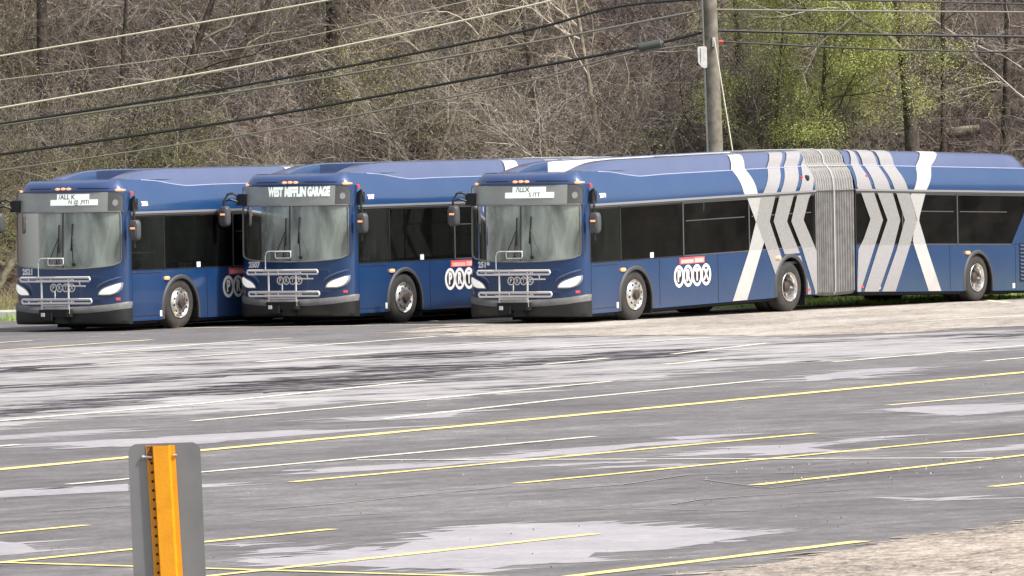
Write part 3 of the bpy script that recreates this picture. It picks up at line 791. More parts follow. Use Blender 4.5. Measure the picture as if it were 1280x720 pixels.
    for s in (-1, 1):       # rounded blue corners over the destination glass
        cn = MB(True)
        ctr_ = (s * 1.27, 2.752)
        arc = [(s * (1.13 + 0.13 * math.sin(PI / 2 * k / 8)), 2.62 + 0.13 * math.cos(PI / 2 * k / 8)) for k in range(9)]
        for p_, q_ in zip(arc[:-1], arc[1:]):
            cn.poly([FP(*ctr_, 0.006), FP(*p_, 0.006), FP(*q_, 0.006)])
        cn.build('corner_trim', M['cove'], root)
    # dome
    dm = MB(True)
    lv = [(2.745, -1.83, 1.3), (2.755, -1.845, 1.3), (2.80, -1.845, 1.285), (2.86, -1.83, 1.235), (2.91, -1.79, 1.17), (2.945, -1.73, 1.11), (2.97, -1.65, 1.06), (2.985, -1.56, 1.03)]
    # side of the nose follows the cove at l = -1.5
    c0, w0 = crease(-1.5), creasew(-1.5)
    rows = []
    for z, lc, hw in lv:
        t = max(0.0, (z - 2.36) / (c0 - 2.36))
        hw = 1.3 - w0 * min(1, t) ** 2.2
        rows.append([(plan(Y, lc, hw), Y, z) for Y in yrow(hw, 40)])
    hw = 1.03
    rows.append([(-1.5, Y, ip(abs(Y), [0, 1.03], [3.0, 2.97])) for Y in yrow(hw, 40)])
    dm.grid(rows)
    # closing strips between destination glass and the cove on either side
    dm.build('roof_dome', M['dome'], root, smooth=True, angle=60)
    # bumper
    bp = MB(True)
    def zt_(Y): return ip(abs(Y), [0, 0.6, 1.0, 1.3], [0.60, 0.615, 0.645, 0.69])
    rows = []
    for (f, off) in ((0, -0.06), (0.06, 0.05), (0.3, 0.095), (1.15, 0.10)):
        rows.append([FPb for FPb in [(plan(Y, -1.93 - off, 1.3 + 0.012), Y, 0.27 + 0.06 * (abs(Y) > 5) + (zt_(Y) - 0.12 - 0.27) * f) for Y in yrow(1.312, 40)]])
    bp.grid(rows)
    bp.mi = 0
    bp.build('bumper', M['bumper'], root, smooth=True, angle=50)
    lp = MB(True)
    rows = []
    for (f, off) in ((-0.1, 0.100), (0.25, 0.104), (0.7, 0.09), (0.95, 0.045), (1.0, -0.01)):
        rows.append([(plan(Y, -1.93 - off, 1.312), Y, (zt_(Y) - 0.115) + 0.115 * f) for Y in yrow(1.312, 40)])
    lp.grid(rows)
    lp.build('bumper_lip', M['lip'], root, smooth=True, angle=60)
    # windshield: two panes, rubber seal, centre bar
    for s in (-1, 1):
        w = MB(True)
        ys = [s * 1.2 * math.sin(PI / 2 * i / 24) for i in range(25)]
        ys[0] = s * 0.012
        w.grid([[FP(Y, wb(Y) + 0.012 + (2.375 - wb(Y) - 0.012) * k / 10, -0.004) for Y in ys] for k in range(11)])
        w.build('windshield', M['wind'], root, smooth=True)
    fr = MB(True)
    path = [(Y, wb(Y)) for Y in [1.2 * math.sin(PI / 2 * (-1 + 2 * i / 40)) for i in range(41)]]
    top = [(Y, 2.385) for Y, _ in path[::-1]]
    rb = 0.07
    loop = path + [(1.215, 1.5), (1.215, 2.3)] + [(min(1.2, Y), z) for Y, z in top] + [(-1.215, 2.3), (-1.215, 1.5), path[0]]
    fr.tube([FP(Y, z, 0.004) for Y, z in loop], 0.014, 6, False)
    fr.build('windshield_seal', M['seal'], root, smooth=True)
    cb = MB(True)
    cb.grid([[FP(y, 1.33 + 1.05 * k / 6, 0.008) for y in (-0.014, 0.014)] for k in range(7)])
    cb.grid([[FP(Y, z, 0.01) for Y in yrow(1.27, 40)] for z in (2.375, 2.40)])
    cb.build('windshield_bar', M['mgrey'], root)
    # interior sun shade strip on the driver's side
    vsr = MB(True)
    vsr.grid([[(plan(Y, -1.80), Y, z) for Y in np.linspace(-1.15, -0.02, 12)] for z in (2.16, 2.37)])
    vsr.build('sun_visor', M['mgrey'], root)
    # destination sign
    dg = MB(True)
    def dpl(Y0, Y1, z0, z1, off, n=14):
        dg.grid([[FP(Y0 + (Y1 - Y0) * i / n, z0 + (z1 - z0) * k / 3, off) for i in range(n + 1)] for k in range(4)])
    dpl(-0.98, 1.2, 2.40, 2.755, 0.0, 30)
    dg.mi = 1
    dpl(-1.24, -0.98, 2.40, 2.75, 0.001)
    dg.mi = 2
    c_ = (-1.12, 2.555)
    ring = [FP(c_[0] + 0.052 * math.cos(2*PI*k/16), c_[1] + 0.062 * math.sin(2*PI*k/16), 0.004) for k in range(16)]
    dg.poly(ring)
    ds_ = dg.build('destination_sign', [M['sign_glass'], M['sign_dark'], M['disc']], root, smooth=True)
    tx = MB(True)
    def on(yc, zc, off): return lambda u, v: FP(yc - u, zc + v, off)
    if display == 'GARAGE':
        for word, yc, wd in (('WEST', 0.345, 0.35), ('MIFFLIN', -0.115, 0.49), ('GARAGE', -0.635, 0.485)):
            v, f = text_tris(word, 0.2, 0.013)
            x0, x1 = min(p[0] for p in v), max(p[0] for p in v); y0, y1 = min(p[1] for p in v), max(p[1] for p in v)
            o = len(tx.v)
            for p in v: tx.v.append(FP(yc - (p[0] - (x0 + x1) / 2) / (x1 - x0) * wd, 2.648 + (p[1] - (y0 + y1) / 2) / (y1 - y0) * 0.19, 0.008))
            for q in f: tx.f.append(tuple(i + o for i in q)); tx.m.append(0)
    else:
        o1, o2 = display[2], display[3]
        for Y0, Y1, z0, z1 in ((o1, o1 - 0.74, 2.62, 2.725), (o2, o2 - 1.08, 2.515, 2.622)):
            tx.grid([[FP(Y0 + (Y1 - Y0) * i / 12, z, 0.006) for i in range(13)] for z in (z0, z1)])
        tx.mi = 1
        add_text(tx, display[0], 0.125, on(o1 - 0.23, 2.668, 0.009), 1.05, 0.002)
        add_text(tx, display[1], 0.115, on(o2 - 0.66, 2.572, 0.009), 1.0, 0.001)
    tx.build('display_text', [M['led'], M['dgrey']], ds_)
    # dome marker lights and slots
    def domepos(Y, z, off=0.012):
        lc = ip(z, [q[0] for q in lv], [q[1] for q in lv]) - off
        t = max(0.0, (z - 2.36) / (c0 - 2.36)); hw = 1.3 - w0 * min(1, t) ** 2.2
        return (plan(Y, lc, hw + off), Y, z)
    for Y, z, wd in ((0.13, 2.822, 0.05), (0.0, 2.826, 0.05), (-0.13, 2.824, 0.05), (-1.14, 2.79, 0.05), (1.1, 2.79, 0.05)):
        q = MB(True)
        pts = [domepos(Y - wd + 2 * wd * k / 6, z, 0.004 + 0.016 * math.sin(PI * k / 6)) for k in range(7)]
        q.tube(pts, [0.012, 0.02, 0.024, 0.024, 0.024, 0.02, 0.012], 8); q.build('marker_light', M['amber'], root, smooth=True)
    for Y0, Y1 in ((0.27, 0.84), (-1.02, -0.3)):
        q = MB(True)
        q.tube([domepos(Y0 + (Y1 - Y0) * k / 12, 2.833 - 0.012 * (abs(Y0 + (Y1 - Y0) * k / 12) ** 3), -0.002) for k in range(13)], [0.003] + [0.011] * 11 + [0.003], 6)
        q.build('vent_slot', M['navy'], root)
    # headlights
    HR = {'z': (0.812, 1.052)}
    for s in (-1, 1):
        inner = [(0.79, 0.815), (0.80, 0.86), (0.835, 0.91), (0.90, 0.955), (1.02, 1.0), (1.20, 1.052)]
        outer = [(1.02, 0.812), (1.10, 0.825), (1.19, 0.87), (1.235, 0.93), (1.25, 0.99), (1.245, 1.052)]
        h = MB(True)
        rowpatch(h, [(s * a, b) for a, b in inner], [(s * a, b) for a, b in outer], 0.812, 1.052, lambda Y, z: FP(Y, z, 0.012 + 0.02 * math.sin(PI * min(1, max(0, (z - 0.8) / 0.26)))), 12, 12)
        ho = h.build('headlight', M['lens2'], root, smooth=True)
        h = MB(True)
        def lensf(Y, z):
            return FP(Y, z, 0.022 + 0.022 * math.sin(PI * min(1, max(0, (z - 0.81) / 0.25))))
        inn = [(0.82, 0.83), (0.835, 0.87), (0.88, 0.915), (0.96, 0.955), (1.08, 0.995), (1.17, 1.03)]
        oo = [(1.01, 0.828), (1.08, 0.84), (1.16, 0.88), (1.2, 0.93), (1.222, 0.98), (1.222, 1.03)]
        rowpatch(h, [(s * a, b) for a, b in inn], [(s * a, b) for a, b in oo], 0.832, 1.03, lensf, 10, 10)
        h.build('lens', M['lens'], ho, smooth=True)
        br = MB(True)
        br.tube([FP(s * y, z, 0.0) for y, z in ((0.74, 0.93), (0.8, 1.0), (0.89, 1.045), (1.02, 1.095), (1.16, 1.14), (1.22, 1.155))], [0.006, 0.018, 0.022, 0.022, 0.018, 0.006], 8)
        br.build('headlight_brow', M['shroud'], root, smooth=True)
        rf = MB(True)
        rf.grid([[FP(s * y, z, 0.006) for y in (1.13, 1.2)] for z in (0.72, 0.77)])
        rf.build('reflector', M['redlab'], root)
    # front logo and number
    fl_ = MB(True)
    for i, ch in enumerate('PRTX'):
        yc = 0.215 - 0.143 * i
        n = 22
        fl_.mi = 0
        fl_.grid([[FP(yc + a * math.cos(2*PI*k/n), 0.963 + b * math.sin(2*PI*k/n), 0.006) for k in range(n)] for a, b in ((0.08, 0.082), (0.056, 0.06))], closed=True)
        fl_.mi = 1
        fl_.poly([FP(yc + 0.057 * math.cos(2*PI*k/n), 0.963 + 0.061 * math.sin(2*PI*k/n), 0.005) for k in range(n)])
        fl_.mi = 0
        add_text(fl_, ch, 0.11, on(yc, 0.963, 0.008), 0.85, 0.004)
    fl_.build('front_logo', [M['white'], M['ink']], root)
    nm_ = MB(True)
    add_text(nm_, number, 0.15, on(0.865, 1.262, 0.007), 1.0, 0.009)
    nm_.build('fleet_number', M['white'], root)
    # wipers
    for ya, za, yb, zb, s in ((0.065, 2.15, 0.075, 1.62, 1), (-0.25, 2.17, -0.215, 1.66, -1)):
        wp = MB(True)
        pv = (ya + s * 0.0 + (-0.02), 1.40)
        wp.tube([FP(ya, za, 0.03), FP(yb, zb, 0.03)], 0.017, 6)
        wp.tube([FP(yb + s * 0.05, 1.4, 0.03), FP((ya + yb) / 2, (za + zb) / 2, 0.04)], 0.011, 6)
        wp.tube([FP(yb + s * 0.26, 1.40, 0.03), FP((ya + yb) / 2 - s * 0.0, (za + zb) / 2 + 0.02, 0.045)], 0.008, 6)
        wp.tube([FP(yb + s * 0.05, 1.40, 0.0), FP(yb + s * 0.05, 1.4, 0.04)], 0.03, 8)
        wp.build('wiper', M['black'], root)
    # bicycle rack folded up against the nose
    bkr = empty('bike_rack'); bkr.parent = root
    X = -2.13
    def rr(y0, y1, z0, z1, rad, n=5):
        pts = []
        for (cy, cz, a0) in ((y1 - rad, z1 - rad, 0), (y0 + rad, z1 - rad, 90), (y0 + rad, z0 + rad, 180), (y1 - rad, z0 + rad, 270)):
            for k in range(n + 1):
                a = math.radians(a0 + 90 * k / n)
                pts.append((cy + rad * math.cos(a), cz + rad * math.sin(a)))
        return pts + [pts[0]]
    fr_ = MB(True)
    for y in (0.345, -0.285):
        fr_.tube([(X, y, 0.48), (X, y, 1.16)], 0.017, 8)
    fr_.tube([(X, 0.345, 0.63), (X, -0.285, 0.63)], 0.016, 8)
    fr_.tube([(X, 0.03, 0.9), (X, 0.03, 0.72)], 0.012, 6)
    fr_.build('rack_frame', M['silver'], bkr, smooth=True)
    for z0, z1, ya, yb in ((1.09, 1.165, -0.80, 0.82), (0.675, 0.755, -0.83, 0.79)):
        t = MB(True)
        t.tube([(X - 0.02, y, z) for y, z in rr(ya, yb, z0, z1, 0.036)], 0.021, 6, False)
        for ycut in (0.62, -0.38, -0.42, 0.1):
            t.tube([(X - 0.02, ycut, z0), (X - 0.02, ycut + 0.02, z1)], 0.014, 6)
        t.grid([[(X, y, z) for y in (ya + 0.05, yb - 0.05)] for z in (z1 - 0.004, z1 - 0.034)])
        t.grid([[(X, y, z) for y in (ya + 0.45, yb - 0.35)] for z in (z0 + 0.004, z0 + 0.03)])
        t.build('wheel_tray', M['silver'], bkr, smooth=True)
    t = MB(True)
    t.tube([(X - 0.03, -0.56, 1.09), (X - 0.03, -0.58, 1.0), (X - 0.03, -0.35, 1.0), (X - 0.03, -0.7, 1.0)], 0.016, 6)
    t.build('clamp', M['silver'], bkr)
    t = MB(True)
    t.tube([(X, y, z) for y, z in ((0.41, 1.16), (0.41, 1.43), (0.385, 1.50), (0.33, 1.525), (-0.19, 1.525))], 0.011, 6)
    t.tube([(X - 0.02, y, z) for y, z in rr(-0.19, 0.165, 1.395, 1.52, 0.03)], 0.011, 6, False)
    t.build('support_arm', M['silver'], bkr, smooth=True)
    t = MB(True)
    t.box(-2.2, -1.95, -0.3, 0.36, 0.42, 0.56); t.box(-2.24, -2.0, 0.05, 0.32, 0.36, 0.50); t.box(-2.18, -2.0, -0.2, 0.0, 0.3, 0.5)
    t.build('rack_mount', M['under'], bkr)
    t = MB(True); t.box(-2.25, -2.235, 0.2, 0.28, 0.43, 0.5); t.build('latch', M['silver'], bkr)
    # mirrors
    for s in (-1, 1):
        mr = empty('mirror'); mr.parent = root
        a = MB(True)
        if s == -1:
            hd = (-1.66, -1.50, 2.03)
            a.tube([(-1.42, -1.28, 2.62), (-1.5, -1.40, 2.66), (-1.6, -1.50, 2.55), (-1.66, -1.50, 2.35), (-1.66, -1.50, 1.7)], 0.02, 8)
            mm = MB(True); mm.box(-1.52, -1.36, -1.38, -1.27, 2.40, 2.62); mm.build('mirror_mount', M['black'], mr)
        else:
            hd = (-1.98, 1.45, 2.2)
            mm = MB(True); mm.box(-1.80, -1.64, 1.08, 1.29, 2.40, 2.62); mm.build('mirror_mount', M['black'], mr)
            a.tube([(-1.76, 1.25, 2.58), (-1.86, 1.33, 2.64), (-1.92, 1.40, 2.62), (-1.98, 1.45, 2.5), (-1.98, 1.45, 2.25), (-1.98, 1.45, 2.48), (-1.9, 1.36, 2.52), (-1.76, 1.25, 2.46)], 0.024, 8)
        a.build('mirror_arm', M['black'], mr, smooth=False)
        x, y, z = hd
        hh, hwid, dd = (0.2, 0.115, 0.07)
        b = MB(True)
        rows = []
        for fx, sc in ((-0.07, 0.55), (-0.05, 0.88), (0.0, 1.0), (0.06, 0.98)):
            ring = []
            for k in range(20):
                aa = 2 * PI * k / 20
                cx_, sx_ = math.cos(aa), math.sin(aa)
                ring.append((x + fx, y + hwid * sc * math.copysign(abs(cx_) ** 0.55, cx_), z + hh * sc * math.copysign(abs(sx_) ** 0.55, sx_)))
            rows.append(ring)
        ids = b.grid(rows, closed=True)
        b.face(ids[0])
        b.mi = 1
        b.poly([(x + 0.055, q[1], q[2]) for q in rows[-1]])
        b.build('mirror_head', [M['mgrey'], M['mirr']], mr, smooth=True)
        q = MB(True); q.box(x - 0.08, x - 0.06, y - 0.06, y + 0.04, z + 0.02, z + 0.055); q.build('turn_signal', M['amber'], mr)
    q = MB(True); q.tube([(-1.45, -1.27, 2.73), (-1.45, -1.31, 2.73)], 0.035, 8); q.build('marker_light', M['red'], root)
    # hanging black interior mirror behind the kerb-side pane
    q = MB(True)
    q.tube([(plan(0.93, -1.76), 0.93, 1.96), (plan(0.95, -1.76), 0.96, 2.27)], 0.062, 8)
    q.tube([(plan(0.95, -1.76), 0.96, 2.25), (plan(0.95, -1.76), 0.96, 2.4)], 0.012, 6); q.build('inside_mirror', M['black'], root)
    return root


# ------------------------------------------------------------------ ground
def node_ground(name, ramp, rough=(0.55, 0.85), scales=(0.35, 3.0, 40.0), streak=None, cracks=False, weights=(0.45, 0.3, 0.25), bump=0.25):
    """ramp: list of (pos, colour). Noise in world metres, streak = (angle, stretch) for dirt dragged along the lot"""
    m = bpy.data.materials.new(name); m.use_nodes = True
    nt = m.node_tree; p = nt.nodes['Principled BSDF']; L = nt.links
    ge = nt.nodes.new('ShaderNodeNewGeometry')
    mp = nt.nodes.new('ShaderNodeMapping'); mp.vector_type = 'TEXTURE'
    ang, st = streak or (0, 1)
    mp.inputs['Rotation'].default_value = (0, 0, ang)
    mp.inputs['Scale'].default_value = (st, 1, 1)
    L.new(ge.outputs['Position'], mp.inputs[0])
    acc = None
    for sc, w in zip(scales, weights):
        n = nt.nodes.new('ShaderNodeTexNoise'); n.inputs['Scale'].default_value = sc; n.inputs['Detail'].default_value = 7
        n.inputs['Roughness'].default_value = 0.62
        L.new(mp.outputs[0], n.inputs['Vector'])
        a = nt.nodes.new('ShaderNodeMath'); a.operation = 'MULTIPLY_ADD'
        L.new(n.outputs['Fac'], a.inputs[0]); a.inputs[1].default_value = w
        if acc: L.new(acc.outputs[0], a.inputs[2])
        else: a.inputs[2].default_value = 0
        acc = a
    r = nt.nodes.new('ShaderNodeValToRGB'); e = r.color_ramp.elements
    while len(e) < len(ramp): e.new(0.5)
    for i, (q, c) in enumerate(ramp): e[i].position = q; e[i].color = (*c, 1)
    L.new(acc.outputs[0], r.inputs['Fac'])
    L.new(r.outputs['Color'], p.inputs['Base Color'])
    mr = nt.nodes.new('ShaderNodeMapRange'); mr.inputs[1].default_value = 0.4; mr.inputs[2].default_value = 0.6
    mr.inputs[3].default_value = rough[0]; mr.inputs[4].default_value = rough[1]
    L.new(acc.outputs[0], mr.inputs[0]); L.new(mr.outputs[0], p.inputs['Roughness'])
    p.inputs['Specular IOR Level'].default_value = 0.25
    if bump:
        b = nt.nodes.new('ShaderNodeBump'); b.inputs['Strength'].default_value = bump; b.inputs['Distance'].default_value = 0.01
        n = nt.nodes.new('ShaderNodeTexNoise'); n.inputs['Scale'].default_value = 60; n.inputs['Detail'].default_value = 3
        L.new(ge.outputs['Position'], n.inputs['Vector']); L.new(n.outputs['Fac'], b.inputs['Height']); L.new(b.outputs[0], p.inputs['Normal'])
    return m
STREAK = (math.radians(62), 3.5)
M['asphalt'] = node_ground('worn_asphalt', [(0.38, (0.055, 0.052, 0.053)), (0.45, (0.115, 0.109, 0.11)), (0.51, (0.155, 0.147, 0.148)), (0.56, (0.215, 0.205, 0.206)), (0.62, (0.36, 0.345, 0.35))],
                           streak=(math.radians(45), 2.2), scales=(0.35, 2.6, 16.0, 45.0), weights=(0.27, 0.25, 0.24, 0.24))
M['pale'] = node_ground('pale_dried_silt', [(0.38, (0.25, 0.24, 0.26)), (0.5, (0.34, 0.325, 0.345)), (0.62, (0.42, 0.4, 0.42))], scales=(0.8, 7.0, 50.0), weights=(0.3, 0.3, 0.4))
M['farpale'] = node_ground('silty_wet_asphalt', [(0.39, (0.025, 0.022, 0.024)), (0.435, (0.12, 0.113, 0.114)), (0.47, (0.27, 0.255, 0.258)), (0.54, (0.36, 0.345, 0.35)), (0.62, (0.45, 0.43, 0.43))],
                           streak=(math.radians(42), 3.2), scales=(0.45, 1.8, 8.0), weights=(0.38, 0.34, 0.28))
M['wet'] = node_ground('dark_wet_asphalt', [(0.43, (0.015, 0.012, 0.014)), (0.5, (0.035, 0.03, 0.033)), (0.52, (0.14, 0.13, 0.135)), (0.55, (0.32, 0.305, 0.31))],
                       streak=(math.radians(44), 6.0), scales=(1.4, 4.5, 14.0), weights=(0.38, 0.34, 0.28), rough=(0.45, 0.7))
M['tan'] = node_ground('tan_gravelly_asphalt', [(0.38, (0.15, 0.135, 0.125)), (0.45, (0.26, 0.23, 0.2)), (0.51, (0.38, 0.335, 0.29)), (0.56, (0.5, 0.465, 0.42)), (0.63, (0.36, 0.36, 0.36))],
                       streak=(math.radians(65), 3.0), scales=(0.6, 6.0, 22.0), weights=(0.32, 0.33, 0.35), bump=0.5)
M['tann'] = node_ground('coarse_tan_gravelly_asphalt', [(0.39, (0.07, 0.065, 0.06)), (0.45, (0.2, 0.175, 0.15)), (0.51, (0.36, 0.3, 0.25)), (0.57, (0.48, 0.43, 0.37)), (0.64, (0.56, 0.54, 0.51))],
                       streak=(math.radians(65), 2.0), scales=(0.7, 7.0, 30.0), weights=(0.25, 0.35, 0.4), bump=0.6)
M['earth'] = node_ground('dark_earth', [(0.4, (0.05, 0.04, 0.03)), (0.6, (0.09, 0.075, 0.055))])
M['litter'] = node_ground('leaf_litter_slope', [(0.40, (0.014, 0.011, 0.01)), (0.48, (0.045, 0.034, 0.028)), (0.55, (0.11, 0.08, 0.065)), (0.62, (0.24, 0.17, 0.135))], scales=(0.5, 4.0, 25.0), weights=(0.3, 0.35, 0.35), bump=0.8)
M['turf'] = node_ground('spring_turf', [(0.4, (0.1, 0.16, 0.03)), (0.5, (0.19, 0.29, 0.05)), (0.62, (0.3, 0.34, 0.1))], scales=(0.6, 4.0, 30.0))

def paint_mat(name, col, wear):
    m = node_ground(name, [(0.3, col), (0.7, col)], bump=0)
    nt = m.node_tree; p = nt.nodes['Principled BSDF']; L = nt.links
    ge = nt.nodes.new('ShaderNodeNewGeometry')
    n = nt.nodes.new('ShaderNodeTexNoise'); n.inputs['Scale'].default_value = 4.0; n.inputs['Detail'].default_value = 8; n.inputs['Roughness'].default_value = 0.75
    L.new(ge.outputs['Position'], n.inputs['Vector'])
    r = nt.nodes.new('ShaderNodeValToRGB'); e = r.color_ramp.elements
    e[0].position = wear - 0.07; e[0].color = tuple(0.4 * v + 0.1 for v in col) + (1,)
    e[1].position = wear + 0.05; e[1].color = (*col, 1)
    L.new(n.outputs['Fac'], r.inputs['Fac']); L.new(r.outputs['Color'], p.inputs['Base Color'])
    return m
M['yel'] = paint_mat('worn_yellow_road_paint', (0.8, 0.65, 0.27), 0.38)
M['yelfar'] = paint_mat('faded_yellow_road_paint', (0.76, 0.67, 0.44), 0.41)
M['whi'] = paint_mat('faded_white_road_paint', (0.74, 0.7, 0.6), 0.41)

M['scuff'] = paint_mat('pale_tyre_scuff', (0.3, 0.285, 0.285), 0.48)
g = MB(); g.mi = 0
g.grid([[(x, y, -0.06) for x in np.linspace(-900, 900, 13)] for y in np.linspace(-300, 1500, 13)])
tag(g.build('ground', M['earth']), kind='structure')
edge = [(-120, 147.2), (-11.5, 147.2), (-9, 147.0), (2, 146.8), (6, 147.0), (8, 148.4), (10.5, 150.6), (16, 152.5), (120, 152.5)]
g = MB()
g.grid([[(x, -60, 0) for x, y in edge], [(x, 60, 0) for x, y in edge], [(x, y, 0) for x, y in edge]])
g.grid([[(x, y, 0) for x, y in edge], [(x, y + 0.01, -0.06) for x, y in edge]])
tag(g.build('parking_lot', M['asphalt']), kind='structure')
vg = MB()
rng = np.random.default_rng(5)
rows = []
for k in range(9):
    t = k / 8
    rows.append([(x, (y + 0.005) * (1 - t) + 158.5 * t, -0.03 + 0.12 * t + rng.uniform(0, 0.03) + 0.02 * t) for x, y in [(xx, np.interp(xx, [e[0] for e in edge], [e[1] for e in edge])) for xx in np.linspace(-60, 60, 241)]])
vg.grid(rows)
tag(vg.build('grass_verge', M['turf']), kind='structure')

def sheet(name, polys, z, m, fringe=1, seed=1):
    """flat patch on the pavement with a smooth outline and ragged slivers dragged out along its rim"""
    rng = random.Random(seed)
    me = bpy.data.meshes.new(name)
    bm = bmesh.new()
    for pts in polys:
        n = len(pts); out = []
        for i in range(n):
            p0, p1, p2, p3 = (Vector((*pts[(i + k) % n], 0)) for k in (-1, 0, 1, 2))
            k = max(2, min(10, int((p2 - p1).length / 0.4)))
            for j in range(k):
                t = j / k
                q = p1.lerp(p2, t)
                out.append(q)
        f = bm.faces.new([bm.verts.new((q.x, q.y, z)) for q in out])
        per = sum((out[i] - out[i - 1]).length for i in range(len(out)))
        cnt = int(min(260, per * (2.2 if fringe == 2 else 3.0)))
        for c in range(cnt):
            q = out[rng.randrange(len(out))]
            far = q.y / 100
            a = math.radians(rng.gauss(38, 9)); L = rng.uniform(0.25, 1.5) * (far if fringe == 2 else 0.45); w = rng.uniform(0.04, 0.22) * far
            u = Vector((math.cos(a), math.sin(a), 0)); v = Vector((-u.y, u.x, 0))
            o = q + v * rng.uniform(-0.25, 0.25) * far + Vector((0, 0, z + 0.0001 + 0.00005 * (c % 12)))
            ring = [o - u * L, o - u * L * 0.4 + v * w * rng.uniform(.6, 1), o + u * L * 0.3 + v * w, o + u * L, o + u * L * 0.4 - v * w * rng.uniform(.5, 1), o - u * L * 0.5 - v * w]
            bm.faces.new([bm.verts.new(r) for r in ring])
    bmesh.ops.triangulate(bm, faces=bm.faces[:], ngon_method='EAR_CLIP')
    for f in bm.faces:
        f.normal_update()
        if f.normal.z < 0: f.normal_flip()
    bm.to_mesh(me); bm.free()
    me.materials.append(m)
    o = bpy.data.objects.new(name, me); C.objects.link(o)
    return tag(o, kind='structure')
sheet('pavement_silt_area', [WETZONE], 0.001, M['farpale'], 2, 3)
for i, p_ in enumerate(PALE):
    sheet('dried_puddle', [p_], 0.002 + 0.00003 * i, M['pale'], 1 if i == 0 else 2, 10 + i)
for i, p_ in enumerate(DARK):
    sheet('wet_streak', [p_], 0.0032 + 0.0001 * i, M['wet'], 2, 40 + i)
sheet('gravelly_pavement', [TANFAR], 0.005, M['tan'], 2, 70)
sheet('gravelly_pavement', [TANNEAR], 0.005, M['tann'], 1, 71)
for i, (pts, w, k) in enumerate(LINES):
    mb = MB()
    P = [Vector((a, b, 0)) for a, b in pts]
    rl, rr_ = [], []
    rng2 = random.Random(i); w *= 1.25
    for j in range(len(P) - 1):
        seg = P[j + 1] - P[j]; nrm = Vector((-seg.y, seg.x, 0)).normalized() * w / 2
        n = max(2, int(seg.length / 0.25))
        for q in range(n + (1 if j == len(P) - 2 else 0)):
            c = P[j] + seg * q / n
            jx = 1 + rng2.uniform(-0.12, 0.12)
            rl.append((c.x + nrm.x * jx, c.y + nrm.y * jx, 0.0065 + 0.0003 * (i % 4))); rr_.append((c.x - nrm.x * jx, c.y - nrm.y * jx, 0.0065 + 0.0003 * (i % 4)))
    mb.grid([rr_, rl])
    far = pts[0][1] > 85
    tag(mb.build('painted_line', M['scuff'] if k == 's' else M['whi'] if k == 'w' else (M['yelfar'] if far else M['yel'])), kind='structure')
# low kerb stone beside the verge on the left
kb = MB(bus=False)
kb.prism([(-14.5, 148.1, 0.0), (-14.5, 148.1, 0.16), (-14.5, 148.14, 0.2), (-14.5, 148.3, 0.2), (-14.5, 148.34, 0.0)], (5.1, -0.05, 0))
tag(kb.build('kerb', mat('pale_concrete_kerb', (0.42, 0.41, 0.4), 0.8, noise=(6, (0.3, 0.29, 0.28), 0.4, 0.7))), kind='structure')

# small grit and litter on the asphalt
gr = MB()
rg = random.Random(9)
for i in range(260):
    if i < 60:
        y = rg.uniform(69, 73.5); x = 1.9 + (y - 66) * 0.25 + rg.uniform(-1.2, 3.6); s = rg.uniform(0.006, 0.013)
    else:
        y = 52 + 45 * rg.random() ** 1.5; x = rg.uniform(-0.075, 0.075) * y; s = rg.uniform(0.004, 0.009)
    a = rg.uniform(0, PI)
    gr.mi = rg.choice((0, 0, 1))
    c_, s_ = math.cos(a) * s, math.sin(a) * s
    b = [gr.vert((x + c_, y + s_, 0.007)), gr.vert((x - s_, y + c_, 0.007)), gr.vert((x - c_, y - s_, 0.007)), gr.vert((x + s_, y - c_, 0.013))]
    t = gr.vert((x, y, 0.013 + s * 0.8))
    for k in range(4): gr.face((b[k], b[(k + 1) % 4], t))
tag(gr.build('grit', [mat('pale_grit', (0.42, 0.41, 0.39), 0.8), mat('dark_grit', (0.05, 0.045, 0.04), 0.8)]), 'scattered grit and small stones on the asphalt', None, kind='stuff')

# ------------------------------------------------------------------ hillside
def hill_z(x, y):
    x = np.asarray(x, float); y = np.asarray(y, float)
    t = np.clip(y - 158.5, 0, None)
    z = 0.09 + 0.50 * t + 0.35 * np.minimum(t, 3) * 0.3
    z = z + (0.35 * np.sin(x * 0.55 + 1.3) * np.sin(y * 0.6) + 0.2 * np.sin(x * 1.3 + y * 0.9) + 0.12 * np.sin(x * 2.9 - y * 1.7)) * np.clip(t / 2, 0, 1)
    return z
nx, ny = 300, 110
xs = np.linspace(-75, 75, nx); ys = np.concatenate([np.linspace(158.3, 190, 85), np.linspace(191, 260, 25)])
rng = np.random.default_rng(3)
hm = MB()
rows = []
for y in ys:
    zz = hill_z(xs, np.full(nx, y)) + rng.normal(0, 0.05, nx) * min(1, (y - 158.3) / 1.5)
    rows.append([(x, y, z) for x, z in zip(xs, zz)])
hm.grid(rows)
tag(hm.build('hillside', M['litter'], smooth=False), kind='structure')

